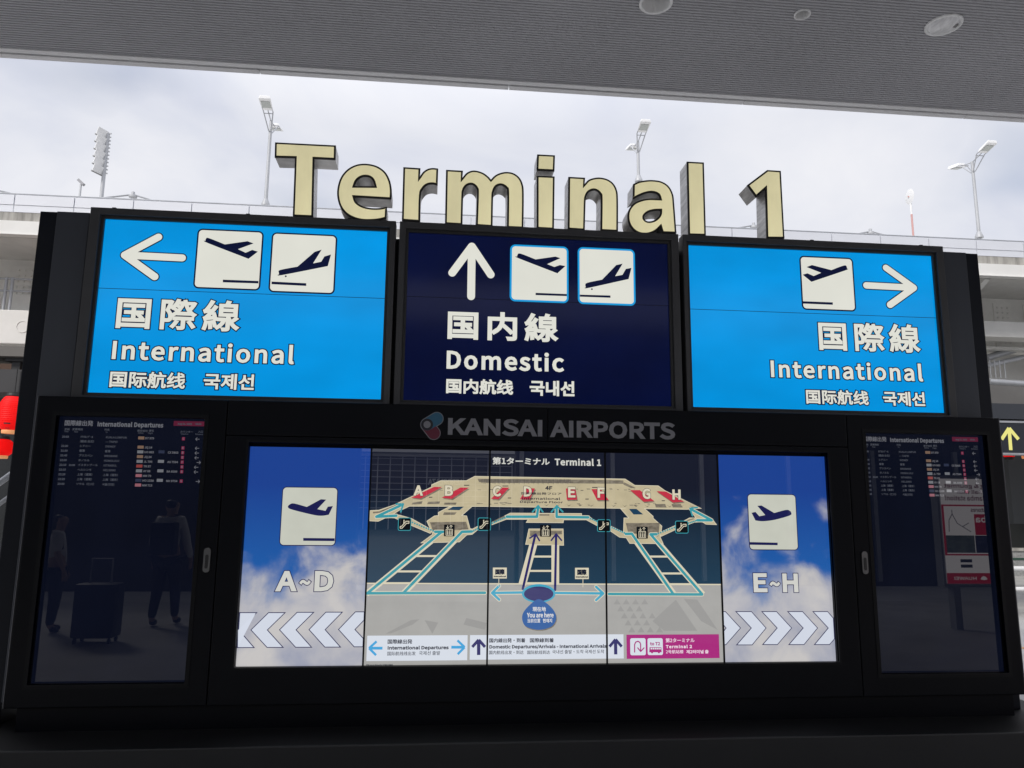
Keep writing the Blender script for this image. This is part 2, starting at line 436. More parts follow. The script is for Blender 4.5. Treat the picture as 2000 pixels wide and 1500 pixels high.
# side columns
for s_, xs in ((-1, (-2.400, -2.302, -2.298, -2.110)), (1, (3.520, 3.610, 3.338, 3.516))):
    mb = MB(); mb.box(xs[0], xs[1], 4.635, 5.0, .50, 3.416); mb.build('side_column', M_cold, kio, bevel=.006)
    mb = MB(); mb.box(xs[2], xs[3], 4.622, 4.98, .62, 3.415); mb.build('side_panel', M_colp, kio, bevel=.004)
    xe = xs[0]-.004 if s_ < 0 else xs[1]
    mb = MB(); mb.box(xe, xe+.004, 4.66, 4.98, .52, 3.40); mb.build('pale_edge', M_edge, kio)
mb = MB(); mb.box(-2.08, 3.32, 4.80, 4.96, 2.27, 3.40); mb.build('sign_support', M_cold, kio)
# emblem and name on the header
yL = YF-.004
lg = lambda *p: onp(zLg(*p), YF)
a_, b_, c_ = lg((187, 170), (252, 130), (232, 228)); px_ = (lg((287, 170))[0][0]-a_[0])/100
mb = MB()
for i, (p, q) in enumerate(((a_, b_), (a_, c_))): mb.prism(capsule(p, q, px_*46, 14), YF-.0022-.0003*i, YF-.0005)
em = mb.build('emblem', M_logo, kio)
MB().prism(capsule(a_, b_, px_*41, 14), YF-.0040, YF-.0028).build('blue_lobe', mat('logo_blue', (.028, .13, .22), .5), em)
MB().prism(capsule(a_, c_, px_*41, 14), YF-.0036, YF-.0027).build('red_lobe', mat('logo_red', (.14, .012, .035), .5), em)
MB().prism(ell(*a_, px_*40, px_*40), YF-.0048, YF-.0041).build('dark_ring', mat('logo_dark', (.012, .013, .02), .5), em)
MB().prism(ell(*a_, px_*24, px_*24), YF-.0056, YF-.0049).build('centre_dot', M_logo, em)
mb = MB(); wz(mb, 'KANSAI', zLg, (326, 240), (962, 250), (328, 124), YF, yL, bold=.0058); mb.build('lettering', M_logo, kio)
mb = MB(); wz(mb, 'AIRPORTS', zLg, (1016, 256), (1857, 272), (1040, 140), YF, yL, bold=.0058); mb.build('lettering', M_logo, kio)

# ================================================================ three backlit direction signs
LIT_W = scr('sign_white', (223, 223, 213), ((1.7, 1.7, 1.7), .05, 3), rough=.22, spec=.25)
LIT_N = scr('sign_navy_line', (4, 12, 48), rough=.22, spec=.25)
LIT_C = scr('sign_cyan_line', (20, 150, 215), rough=.22, spec=.25)
LIT_B = scr('sign_blue', (0, 148, 224), ((1.3, 1.3, 2.6), .13, 2), rough=.14, spec=.22)
LIT_D = scr('sign_navy', (4, 12, 50), ((1.1, 1.1, 1.6), .30, 3), rough=.10, spec=.2)
M_joint = mat('joint_line', (.004, .05, .12), .5)
M_jointd = mat('joint_line_dark', (.002, .003, .02), .5)
def plate(parent, z, tl, br, plane, runway, dot, line_mat, Y, rad=.022, face=None, dark=None, lw=.0095, ys=.0012):
    a, b = onp(z(tl, br), Y)
    MB().flat(rrect(a[0]-lw, b[0]+lw, b[1]-lw, a[1]+lw, rad+lw), Y-ys).build('pictogram_border', line_mat, parent)
    pl = MB().flat(rrect(a[0], b[0], b[1], a[1], rad), Y-2*ys).build('pictogram', face or LIT_W, parent)
    m = MB().flat(offset(smooth(onpc(z, plane, Y)), -.0022), Y-3*ys)
    if dot:
        c = onp(z(dot), Y)[0]; m.flat(ell(*c, .0055, .0055, 16), Y-3*ys)
    m.build('aeroplane', dark or LIT_N, pl)
    MB().flat(onp(z(*runway), Y), Y-3*ys).build('runway_bar', dark or LIT_N, pl)
def onpc(z, pts, Y):                                # keeps the corner marks of smooth()
    q = onp(z(*[(p[0], p[1]) for p in pts]), Y)
    return [(a[0], a[1], 1) if len(p) > 2 else a for a, p in zip(q, pts)]
def arrow(parent, z, tip, tail, arms, w, line_mat, Y, outline=.0064, name='arrow', face=None, ys=.0012):
    tp, tl, a1, a2 = onp(z(tip, tail, *arms), Y); r = w
    if line_mat:
        m = MB()
        for i, q in enumerate((tl, a1, a2)): m.flat(capsule(tp, q, r+outline), Y-ys-.0001*i)
        m.build(name+'_outline', line_mat, parent)
    m = MB()
    for i, q in enumerate((tl, a1, a2)): m.flat(capsule(tp, q, r), Y-2*ys-.0001*i)
    m.build(name, face or LIT_W, parent)
def words(parent, z, Y, s, bl, br, tl, bold, line_mat, outline=.0064, space=1.0, name='lettering'):
    a, b, c = onp(z(bl, br, tl), Y)
    m = MB(); write(m, s, a[0], b[0], a[1], c[1], Y-.0024, bold=bold, space=space); o = m.build(name, LIT_W, parent)
    if line_mat:
        m = MB(); write(m, s, a[0]-outline, b[0]+outline, a[1]-outline, c[1]+outline, Y-.0008, bold=bold+outline, space=space, fill=False)
        m.build('lettering_outline', line_mat, o)
def sign(label, x0, x1, h, face, jmat, jpx, hooks):
    t = thing('direction_sign', label, 'sign', ((x0+x1)/2, YU, 2.29), 'backlit direction signs above the screens')
    Z0, Z1 = 2.285, 3.438
    frame_prism(x0, x1, Z0, Z1, (h[0]-.018, h[1]+.018, h[2]-.018, h[3]+.018), YU-.035, YU+.05).build('frame', M_frame, t, bevel=.004)
    frame_prism(h[0]-.018, h[1]+.018, h[2]-.018, h[3]+.018, h, YU-.018, YU+.05).build('inner_frame', M_lip, t, bevel=.003)
    b = MB(); b.box(x0+.012, x1-.012, YU+.051, YU+.175, Z0+.01, Z1-.008); b.build('back_box', M_cold, t)
    pn = MB().flat([(h[0], h[2]), (h[1], h[2]), (h[1], h[3]), (h[0], h[3])], YU).build('lit_panel', face, t)
    j = W(*jpx, YU).z
    MB().flat([(h[0], j-.0016), (h[1], j-.0016), (h[1], j+.0016), (h[0], j+.0016)], YU-.0006).build('panel_joint', jmat, pn)
    for hx in hooks:
        b = MB(); b.box(hx-.012, hx+.012, YU-.01, YU+.03, Z1, Z1+.014); b.build('lifting_lug', M_lip, t, bevel=.003)
    return t
s1 = sign('light blue sign whose arrow points left, two aeroplane pictograms', -2.092, -.282, (-2.019+.004, -.336, .669+1.65+.0, 1.727+1.65), LIT_B, M_joint, (450, 572),
          [W(224, 407, YU).x, W(485, 420, YU).x])
s2 = sign('dark navy sign with an arrow pointing up, between the two light blue signs', -.259, 1.518, (-.202, 1.452, 2.319, 3.377), LIT_D, M_jointd, (1050, 588), [])
s3 = sign('light blue sign whose arrow points right, one aeroplane pictogram', 1.546, 3.328, (1.589, 3.260, 2.319, 3.377), LIT_B, M_joint, (1580, 612),
          [W(1585, 470, YU).x, W(1798, 482, YU).x])
arrow(s1, zS1, (497, 293), (800, 308), ((675, 198), (655, 407)), .0222, LIT_N, YU)
LAND = lambda: None
plate(s1, zS1, (890, 160), (1203, 473), [(928, 208), (942, 206), (1025, 239, 1), (1145, 222, 1), (1172, 232, 1), (1090, 262, 1), (1135, 283, 1), (1170, 268, 1), (1196, 276, 1), (1150, 311, 1), (938, 229), (926, 219)],
      ((1015, 437), (1203, 443), (1203, 430), (1015, 423)), None, LIT_N, YU)
plate(s1, zS1, (1282, 180), (1596, 493), [(1312, 385), (1320, 373), (1410, 356, 1), (1500, 278, 1), (1532, 268, 1), (1487, 340, 1), (1535, 330, 1), (1552, 302, 1), (1583, 293, 1), (1567, 350, 1), (1328, 397), (1315, 394)],
      ((1272, 447), (1455, 456), (1455, 442), (1272, 433)), (1347, 405), LIT_N, YU)
words(s1, zS1, YU, '国際線', (447, 678), (1098, 693), (457, 512), .0054, LIT_N, space=1.1)
words(s1, zS1, YU, 'International', (427, 843), (1388, 868), (437, 738), .0044, LIT_N, space=1.06)
words(s1, zS1, YU, '国际航线', (414, 990), (813, 1000), (421, 903), .0026, LIT_N)
words(s1, zS1, YU, '국제선', (910, 1000), (1177, 1006), (913, 916), .0030, LIT_N)
arrow(s2, zS2, (557, 212), (552, 548), ((425, 390), (684, 402)), .0245, LIT_D, YU, outline=.003)
plate(s2, zS2, (828, 210), (1196, 582), [(866, 272), (884, 263), (985, 302, 1), (1120, 283, 1), (1147, 292, 1), (1058, 332, 1), (1112, 353, 1), (1150, 340, 1), (1182, 346, 1), (1132, 391, 1), (876, 292), (865, 283)],
      ((986, 540), (1196, 547), (1196, 533), (986, 525)), None, LIT_C, YU, lw=.012)
plate(s2, zS2, (1282, 228), (1648, 600), [(1323, 474), (1336, 459), (1435, 438, 1), (1530, 340, 1), (1567, 332, 1), (1517, 416, 1), (1572, 406, 1), (1595, 366, 1), (1628, 360, 1), (1610, 430, 1), (1345, 489), (1328, 486)],
      ((1284, 551), (1490, 558), (1490, 543), (1284, 537)), (1365, 500), LIT_C, YU, lw=.012)
words(s2, zS2, YU, '国内線', (392, 835), (1137, 852), (396, 641), .0060, None, space=1.1)
words(s2, zS2, YU, 'Domestic', (386, 1037), (1177, 1055), (388, 907), .0050, None, space=1.06)
words(s2, zS2, YU, '国内航线', (383, 1201), (835, 1212), (386, 1099), .0032, None)
words(s2, zS2, YU, '국내선', (946, 1216), (1248, 1221), (950, 1112), .0036, None)
arrow(s3, zS3, (1468, 340), (1187, 326), ((1303, 222), (1327, 441)), .0222, LIT_N, YU)
plate(s3, zS3, (798, 158), (1120, 473), [(1070, 222), (1056, 210), (980, 238, 1), (865, 208, 1), (838, 218, 1), (924, 252, 1), (875, 273, 1), (838, 257, 1), (814, 264, 1), (862, 303, 1), (1058, 237), (1069, 230)],
      ((812, 434), (988, 441), (988, 427), (812, 420)), None, LIT_N, YU)
words(s3, zS3, YU, '国際線', (910, 708), (1508, 720), (904, 538), .0054, LIT_N, space=1.1)
words(s3, zS3, YU, 'International', (624, 870), (1524, 893), (622, 762), .0044, LIT_N, space=1.06)
words(s3, zS3, YU, '国际航线', (833, 1026), (1203, 1034), (830, 940), .0026, LIT_N)
words(s3, zS3, YU, '국제선', (1289, 1036), (1537, 1044), (1289, 952), .0030, LIT_N)

# ================================================================ channel letters standing on the signs
YT = 4.60; DT = .146
def letter(ch, z, outlines, feet, label):
    """outlines: list of (outer, [holes]) in measured pixels"""
    pts0 = onp(z(*[(p[0], p[1]) for p in outlines[0][0]]), YT)
    cx = sum(p[0] for p in pts0)/len(pts0)
    t = thing('channel_letter', label, 'letter', (cx, YT+DT/2, 3.438), 'cream channel letters standing on the signs')
    for out, holes in outlines:
        o = smooth(onpc(z, out, YT)); hs = [smooth(onpc(z, h, YT)) for h in holes]
        b = MB(); b.prism(o, YT+.004, YT+DT, hs)
        body = b.build('metal_return', M_steel, t, smooth=True)
        ri = MB(); ri.prism(offset(o, -.0015), YT-.006, YT+.004, [offset(h, .0015) for h in hs])
        ri.build('rim', M_rim, t)
        fc = MB(); fc.prism(offset(o, .0105), YT-.0085, YT-.0055, [offset(h, -.0105) for h in hs])
        fc.build('lit_face', M_cream, t)
    for fx in feet:
        q = W(*z(fx)[0], YT)
        b = MB(); b.box(q.x-.02, q.x+.02, YT+.02, YT+DT-.02, 3.4385, max(q.z, 3.452)+.004); b.build('foot', M_lip, t)
c1 = 1
letter('T', zT1, [([(1537,798,c1),(1874,815,c1),(1872,892,c1),(1754,886,c1),(1747,1212,c1),(1636,1207,c1),(1648,882,c1),(1535,879,c1)], [])], [(1692,1208)], 'cream letter T, the tall first letter of the row')
letter('e', zT2, [([(326,1112,c1),(328,1062),(318,1010),(294,965),(256,935),(215,921),(175,917),(135,922),(95,940),(60,972),(37,1015),(26,1070),(30,1118),(45,1160),(75,1196),(115,1219),(160,1231),(210,1233),(256,1229),(299,1219,c1),(302,1157,c1),(265,1164),(225,1165),(188,1160),(155,1148),(130,1128),(120,1100,c1)], [[(120,1042,c1),(130,1015),(148,996),(175,986),(205,990),(225,1008),(236,1043,c1)]])], [(100,1215),(240,1230)], 'cream letter e standing right of the letter T')
letter('r', zT2, [([(395,936,c1),(488,942,c1),(483,995,c1),(503,965),(528,947),(556,941),(587,944,c1),(584,1034,c1),(556,1028),(525,1034),(503,1055),(490,1092),(486,1238,c1),(387,1231,c1)], [])], [(437,1236)], 'cream letter r standing between the letters e and m')
letter('m', zT2, [([(633,951,c1),(725,956,c1),(722,998,c1),(745,970),(775,956),(806,957),(840,969),(866,988),(882,1006,c1),(906,982),(940,967),(975,963),(1010,971),(1040,994),(1058,1030),(1064,1085),(1062,1275,c1),(973,1271,c1),(975,1080),(968,1051),(950,1037),(930,1034),(910,1044),(898,1068),(893,1105),(890,1266,c1),(800,1260,c1),(806,1085),(802,1052),(785,1034),(765,1030),(744,1040),(730,1063),(726,1100),(722,1256,c1),(627,1250,c1)], [])], [(675,1254),(845,1264),(1015,1273)], 'cream letter m, the widest letter of the row')
letter('i', zT2, [([(1141,865,c1),(1238,870,c1),(1235,956,c1),(1138,951,c1)], []), ([(1139,984,c1),(1236,988,c1),(1232,1281,c1),(1139,1276,c1)], [])], [(1186,1279)], 'cream letter i with its separate square dot')
letter('n', zT2, [([(1315,990,c1),(1406,995,c1),(1403,1032,c1),(1425,1008),(1455,997),(1490,994),(1530,1003),(1562,1025),(1582,1060),(1589,1112),(1589,1293,c1),(1494,1288,c1),(1496,1112),(1490,1083),(1472,1066),(1450,1062),(1426,1074),(1412,1100),(1408,1138),(1404,1286,c1),(1312,1280,c1)], [])], [(1360,1283),(1542,1291)], 'cream letter n standing between the letters i and a')
letter('a', zT2, [([(1676,1030,c1),(1705,1017),(1742,1010),(1782,1008),(1832,1016),(1872,1042),(1896,1087),(1903,1145),(1915,1303,c1),(1838,1300,c1),(1828,1266,c1),(1802,1290),(1766,1306),(1725,1308),(1685,1292),(1656,1258),(1645,1215),(1652,1172),(1680,1137),(1720,1119),(1765,1111),(1826,1113,c1),(1818,1090),(1798,1078),(1770,1075),(1735,1083),(1700,1098),(1674,1113,c1)],
   [[(1828,1175,c1),(1795,1176),(1760,1185),(1737,1205),(1736,1224),(1755,1238),(1785,1235),(1810,1220),(1826,1197)]])], [(1745,1307),(1880,1302)], 'cream letter a with a closed round bowl, before the tall letter l')
letter('l', zT3, [([(118,905,c1),(211,910,c1),(222,1315,c1),(127,1312,c1)], [])], [(174,1313)], 'cream letter l, a plain tall bar, last letter before the gap')
letter('1', zT3, [([(565,952,c1),(640,957,c1),(660,1331,c1),(563,1330,c1),(556,1053,c1),(503,1100,c1),(455,1035,c1)], [])], [(612,1331)], 'cream figure 1 standing alone on the right hand sign')

# ================================================================ screens
def skyscreen(name, seed, bias):
    m = bpy.data.materials.new(name); m.use_nodes = True; t = m.node_tree; p = t.nodes['Principled BSDF']
    p.inputs['Base Color'].default_value = (.004, .004, .005, 1); p.inputs['Roughness'].default_value = .004
    tcn = t.nodes.new('ShaderNodeTexCoord'); mp = t.nodes.new('ShaderNodeMapping'); mp.inputs['Location'].default_value = seed
    t.links.new(tcn.outputs['Object'], mp.inputs[0])
    sp = t.nodes.new('ShaderNodeSeparateXYZ'); t.links.new(tcn.outputs['Object'], sp.inputs[0])
    nz = t.nodes.new('ShaderNodeTexNoise'); nz.inputs['Scale'].default_value = 3.1; nz.inputs['Detail'].default_value = 7
    nz.inputs['Roughness'].default_value = .5; nz.inputs['Distortion'].default_value = .35
    t.links.new(mp.outputs[0], nz.inputs['Vector'])
    # cumulus bank in the lower part of the picture shown on the screen
    h = mth('MULTIPLY_ADD', sp.outputs[2], -.62, .46+bias, t)
    v = mth('SUBTRACT', mth('ADD', nz.outputs[0], h, None, t), .60, None, t)
    mr = t.nodes.new('ShaderNodeMapRange'); mr.interpolation_type = 'SMOOTHSTEP'
    mr.inputs['From Min'].default_value = .0; mr.inputs['From Max'].default_value = .30; t.links.new(v, mr.inputs['Value'])
    bl = t.nodes.new('ShaderNodeValToRGB'); bl.color_ramp.elements[0].color = L3(84, 138, 190); bl.color_ramp.elements[1].color = L3(28, 64, 142)
    bl.color_ramp.elements[0].position = .1; bl.color_ramp.elements[1].position = 1.0; eb = bl.color_ramp.elements.new(.5); eb.color = L3(32, 92, 166)
    t.links.new(sp.outputs[2], bl.inputs[0])
    cl = t.nodes.new('ShaderNodeValToRGB'); cl.color_ramp.elements[0].color = L3(152, 156, 174); cl.color_ramp.elements[1].color = L3(194, 191, 190)
    cl.color_ramp.elements[0].position = .38; cl.color_ramp.elements[1].position = .62
    t.links.new(nz.outputs[0], cl.inputs[0])
    mm = t.nodes.new('ShaderNodeMix'); mm.data_type = 'RGBA'
    t.links.new(mr.outputs[0], mm.inputs[0]); t.links.new(bl.outputs[0], mm.inputs[6]); t.links.new(cl.outputs[0], mm.inputs[7])
    t.links.new(mm.outputs[2], p.inputs['Emission Color']); p.inputs['Emission Strength'].default_value = 1; p.inputs['IOR'].default_value = 1.72
    return m
E_pl = scr('plate', (196, 198, 186), ((6, 6, 6), .05, 2)); E_dk = scr('navy', (26, 28, 78)); E_chev = scr('chevron', (205, 211, 224))
E_txt = scr('pale_text', (206, 206, 200))
def panelbox(t, x0, x1, z0, z1, m, name='screen_panel'):
    b = MB(); b.box(x0, x1, YL, YL+.025, z0, z1); return b.build(name, m, t)
XS = [-1.053, -.369, .317, 1.002, 1.691, 2.371]; Z0, Z1 = .805, 2.018+.0
Z0 = 1.65-.848; Z1 = 1.65+.365
G = .0045
def clipx(poly, x0, x1):
    for sgn, lim in ((1, x0), (-1, x1)):
        out = []
        for i in range(len(poly)):
            a, b = poly[i-1], poly[i]; ia, ib = sgn*(a[0]-lim) >= 0, sgn*(b[0]-lim) >= 0
            if ia != ib:
                k = (lim-a[0])/(b[0]-a[0]); out.append((lim, a[1]+(b[1]-a[1])*k))
            if ib: out.append(b)
        poly = out
        if len(poly) < 3: return []
    return poly
def sky_display(label, xi, seed, bias, z, tl, br, plane, runway, txt, chevs):
    x0, x1 = XS[xi]+G*.5, XS[xi+1]-G*.5
    t = thing('display_screen', label, 'screen', (x0, YL, Z0), 'tall picture screens at the two ends of the map')
    panelbox(t, x0, x1, Z0, Z1, skyscreen('screen_sky_picture', seed, bias))
    plate(t, z, tl, br, plane, runway, None, E_dk, YL, rad=.02, face=E_pl, dark=E_dk, lw=.005, ys=.0007)
    for s, bl, br_, tp in txt:
        a, b, c = onp(z(bl, br_, tp), YL); bo = .0062 if s != '~' else .004
        m = MB(); write(m, s, a[0], b[0], a[1], c[1], YL-.0016, bold=bo); o = m.build('lettering', E_txt, t)
        m = MB(); write(m, s, a[0]-.0042, b[0]+.0042, a[1]-.0042, c[1]+.0042, YL-.0008, bold=bo+.0042, fill=False); m.build('lettering_outline', E_dk, o)
    for k, ch in enumerate(chevs):
        q = clipx(onp(z(*ch), YL), x0, x1)
        c = MB().flat(q, YL-.0007).build('chevron_outline', E_dk, t)
        MB().flat(offset(q, .0045), YL-.0014).build('chevron', E_chev, c)
sky_display('screen showing clouds, letters A~D and chevrons pointing left', 0, (1.3, 0, 4.4), .13, zA, (370, 300), (697, 668),
    [(402, 425), (415, 409), (440, 405), (520, 427, 1), (610, 378, 1), (638, 380, 1), (582, 440, 1), (640, 452, 1), (655, 425, 1), (682, 422, 1), (658, 472, 1), (615, 478), (560, 472), (430, 440)],
    ((497, 640), (697, 642), (697, 624), (497, 622)),
    [('A', (320, 962), (452, 962), (330, 832)), ('~', (472, 922), (543, 922), (472, 888)), ('D', (566, 962), (686, 962), (568, 832))],
    [((90, 1095), (207, 1095), (90, 1208), (190, 1323), (60, 1323), (60, 1120)),
     ((275, 1095), (388, 1095), (272, 1208), (375, 1322), (265, 1322), (160, 1208)),
     ((457, 1093), (570, 1093), (455, 1207), (556, 1321), (447, 1321), (342, 1207)),
     ((640, 1092), (752, 1092), (640, 1206), (740, 1320), (633, 1320), (530, 1206)),
     ((828, 1090), (900, 1090), (900, 1133), (830, 1205), (895, 1275), (895, 1318), (820, 1318), (718, 1205))])
sky_display('screen showing clouds, letters E~H and chevrons pointing right', 4, (5.45, 0, 3.1), .15, zE, (240, 326), (573, 693),
    [(527, 450), (515, 435), (490, 432), (415, 452, 1), (330, 402, 1), (308, 404, 1), (360, 465, 1), (315, 474, 1), (290, 445, 1), (268, 450, 1), (292, 497, 1), (340, 502), (420, 492), (515, 465)],
    ((253, 661), (438, 664), (438, 647), (253, 643)),
    [('E', (280, 977), (372, 977), (280, 850)), ('~', (386, 938), (455, 938), (386, 905)), ('H', (474, 977), (578, 977), (474, 852))],
    [((60, 1103), (92, 1103), (195, 1215), (95, 1329), (60, 1329), (60, 1260), (92, 1215), (60, 1175)),
     ((155, 1103), (265, 1103), (365, 1215), (270, 1330), (160, 1330), (260, 1215)),
     ((328, 1103), (432, 1103), (535, 1215), (438, 1328), (333, 1328), (432, 1215)),
     ((500, 1103), (605, 1103), (708, 1215), (615, 1328), (508, 1328), (605, 1215)),
     ((668, 1103), (772, 1103), (860, 1205), (860, 1240), (785, 1328), (678, 1328), (772, 1215))])

# ---------------------------------------------------------------- the map across four screens
mp_ = thing('map_display', 'terminal map spread over four screens side by side', 'screen', (.66, YL, Z0))
def mapmat():
    m = bpy.data.materials.new('screen_map_picture'); m.use_nodes = True; t = m.node_tree; p = t.nodes['Principled BSDF']
    p.inputs['Base Color'].default_value = (.004, .004, .005, 1); p.inputs['Roughness'].default_value = .004
    tcn = t.nodes.new('ShaderNodeTexCoord'); sp = t.nodes.new('ShaderNodeSeparateXYZ'); t.links.new(tcn.outputs['Object'], sp.inputs[0])
    r = t.nodes.new('ShaderNodeValToRGB'); r.color_ramp.elements[0].color = L3(32, 62, 84); r.color_ramp.elements[1].color = L3(20, 24, 40)
    r.color_ramp.elements[0].position = .42; r.color_ramp.elements[1].position = 1.0; p.inputs['IOR'].default_value = 2.1
    t.links.new(sp.outputs[2], r.inputs[0]); t.links.new(r.outputs[0], p.inputs['Emission Color']); p.inputs['Emission Strength'].default_value = 1
    return m
MM = mapmat()
for i in range(1, 4): panelbox(mp_, XS[i]+G*.5, XS[i+1]-G*.5, Z0, Z1, MM)
E_fl = scr('map_floor_grey', (164, 163, 160), ((4, 4, 4), .07, 4)); E_cr = scr('map_cream', (192, 180, 148), ((9, 9, 9), .13, 5))
E_crl = scr('map_cream_edge', (214, 206, 182)); E_rd = scr('map_red', (190, 52, 70)); E_gr = scr('map_shade', (128, 120, 106), ((30, 30, 60), .45, 4))
E_te = scr('map_teal', (58, 150, 162)); E_cy = scr('map_cyan', (62, 160, 190)); E_nv = scr('map_navy', (28, 62, 88)); E_rn = scr('map_route_navy', (42, 40, 100))
E_wh = scr('map_white', (218, 218, 218)); E_ic = scr('map_icon_black', (12, 16, 20)); E_bl = scr('map_marker_blue', (44, 92, 156)); E_mg = scr('map_magenta', (164, 22, 118))
E_tx = scr('map_text_dark', (24, 30, 48)); E_tx2 = scr('map_glazing', (92, 88, 84)); E_st = scr('map_strip_white', (212, 218, 228)); E_pk = scr('map_pink_text', (236, 214, 228)); E_ar = scr('map_arrow_blue', (62, 160, 214))
Ym = lambda k: YL-.0006*k
xm0, xm1 = XS[1]+G, XS[5-1]-G+.0
xm0, xm1 = XS[1]+.003, XS[4]-.003
def mpoly(mb, pts, k, clip=True):
    q = onp(pts, YL); q = clipx(q, xm0, xm1) if clip else q
    if q: mb.flat(q, Ym(k))
def mline(mb, pts, w, k):                           # route line through measured pixels, w in pixels
    q = onp(pts, YL); r = w*.5*.003
    for i in range(len(q)-1): mb.flat(clipx(capsule(q[i], q[i+1], r, 6), xm0, xm1), Ym(k)-.00005*(i % 6))
def dots(mb, a, b, n, w, k):
    for i in range(n):
        t = (i+.5)/n; c = onp([(a[0]+(b[0]-a[0])*t, a[1]+(b[1]-a[1])*t)], YL)[0]; mb.flat(ell(*c, w*.0015, w*.0015, 8), Ym(k))
# hall floor in the lower part, with faint floor marks
m = MB(); mpoly(m, [(690, 1139), (1430, 1142), (1430, 1310), (690, 1310)], 1)
q = onp([(700, 1139.0), (1430, 1141)], YL); m.v = [(v[0], v[1], max(v[2], Z0)) for v in m.v]
m.build('hall_floor', E_fl, mp_)
E_fm = scr('map_floor_mark', (150, 149, 147)); fmk = []; m = MB()
for p in (zl((280, 830), (540, 690), (630, 680), (560, 735), (340, 825)), zl((1080, 735), (1110, 668), (1320, 720), (1300, 790)), zl((680, 690), (820, 715), (760, 830))): fmk.append(p)
for r_ in range(5):
    for c_ in range(4-(r_ % 2)):
        x, y = 780+c_*95+r_*38, 470+r_*72
        fmk.append(zr((x, y+58), (x+36, y), (x+72, y+58)))
for p in (zr((1180, 700), (1420, 480), (1640, 800), (1300, 800)), zr((1500, 470), (1640, 480), (1850, 790), (1680, 700))): fmk.append(p)

def each(name, mt, polys, k):
    for i, p in enumerate(polys):
        b = MB(); mpoly(b, p, k+.02*i)
        if b.f: b.build(name, mt, mp_)
each('floor_marking', E_fm, fmk, 1.9)
m = MB(); mpoly(m, [(690, 1138), (1430, 1140.5), (1430, 1143), (690, 1140.5)], 2.6); m.build('floor_edge', E_crl, mp_)
# concourse plan
plan = [z6((390, 650), (750, 478), (750, 455), (845, 412), (1110, 412), (1195, 367))+z7((900, 395), (1000, 460), (1240, 465), (1310, 515), (1690, 702), (1530, 712), (0, 690))+z6((1350, 683), (525, 680), (440, 720)),
        z6((110, 720), (210, 715), (430, 640), (470, 690), (370, 755), (430, 768), (545, 800), (760, 920), (740, 960), (520, 868), (370, 800), (285, 797), (205, 835), (110, 830)),
        z7((1555, 700), (1690, 770), (1800, 812), (1845, 870), (1730, 865), (1690, 840), (1610, 845), (1430, 915), (1270, 990), (1245, 950), (1420, 870), (1560, 795), (1620, 795)),
        z6((700, 830), (780, 775), (820, 770), (818, 740), (930, 682), (1200, 655), (1070, 770), (1115, 775), (1150, 905), (1170, 910), (1230, 878), (1230, 920), (1170, 970), (1115, 975), (1040, 1047), (635, 1057), (760, 965)),
        z7((885, 795), (930, 795), (845, 697), (930, 690), (1090, 690), (1190, 780), (1190, 800), (1280, 880), (1265, 1000), (1295, 1065), (945, 1062), (910, 1005), (840, 998), (740, 930), (755, 880), (880, 940)),
        z6((1370, 842), (1560, 745))+z7((455, 750), (455, 772), (530, 780), (620, 845), (610, 880), (500, 820), (270, 820), (265, 850))+z6((1720, 847), (1740, 815), (1520, 815), (1370, 872)),
        z6((1750, 908))+z7((265, 908), (270, 1082))+z6((1715, 1072))]
for p in plan:
    m = MB(); mpoly(m, p, 1.5); o = m.build('concourse_plan', E_crl, mp_)
    q = clipx(onp(p, YL), xm0, xm1); m = MB(); m.flat(offset(q, .0035), Ym(2.5)); m.build('floor_fill', E_cr, o)
# walkways with rungs
def walkway(a0, a1, b0, b1, rungs, w=11):
    m = MB()
    q = [onp([p], YL)[0] for p in (a0, a1, b0, b1)]
    m.flat(clipx(bar(q[0], q[1], w*.0015), xm0, xm1), Ym(1.7)); m.flat(clipx(bar(q[2], q[3], w*.0015), xm0, xm1), Ym(1.75))
    for y in rungs:
        xa = a0[0]+(a1[0]-a0[0])*(y-a0[1])/(a1[1]-a0[1]); xb = b0[0]+(b1[0]-b0[0])*(y-b0[1])/(b1[1]-b0[1])
        p = onp([(xa, y-1.9), (xb, y-1.9), (xb, y+1.9), (xa, y+1.9)], YL); m.flat(clipx(p, xm0, xm1), Ym(1.8))
    m.build('walkway', E_crl, mp_)
walkway((860, 1042), (716, 1160), (902, 1041), (788, 1159), (1053, 1086, 1116, 1139))
walkway((1232, 1043), (1316, 1160), (1272, 1044), (1373, 1161), (1056, 1087, 1120, 1141))
walkway((1042, 1062), (1020, 1142), (1084.5, 1062), (1084.5, 1142), (1063, 1087, 1115, 1139), 15)
shd = []                                            # rooms, shop fronts, ticks: grey shade work on the plan
for p in (z6((735, 842), (1108, 837), (1133, 920), (765, 930)), z7((905, 850), (1255, 850), (1240, 990), (930, 950)), z6((1765, 930))+z7((250, 930), (250, 965))+z6((1765, 985)),
          z6((1225, 395), (1360, 397))+z7((0, 400), (880, 412), (885, 447), (0, 440))+z6((1360, 438), (1240, 430)), z7((890, 432), (1010, 490), (960, 490), (880, 455)),
          z6((560, 640), (660, 625), (650, 655), (545, 660)), z6((720, 632), (840, 628), (830, 655), (705, 655)), z6((885, 640), (1010, 640), (1000, 662), (880, 662)), z6((1860, 760))+z7((120, 760), (120, 775))+z6((1860, 775)),
          z7((1205, 655), (1310, 655), (1325, 690), (1215, 690)), z7((1375, 655), (1470, 655), (1490, 690), (1390, 690)), z6((150, 735), (215, 730), (390, 660), (400, 668), (220, 745), (150, 752)),
          z6((1385, 830), (1500, 775), (1512, 788), (1390, 848)), z7((1530, 820), (1600, 800), (1610, 808), (1540, 832)), z6((880, 740), (1010, 740), (990, 765), (870, 768))):
    shd.append(p)
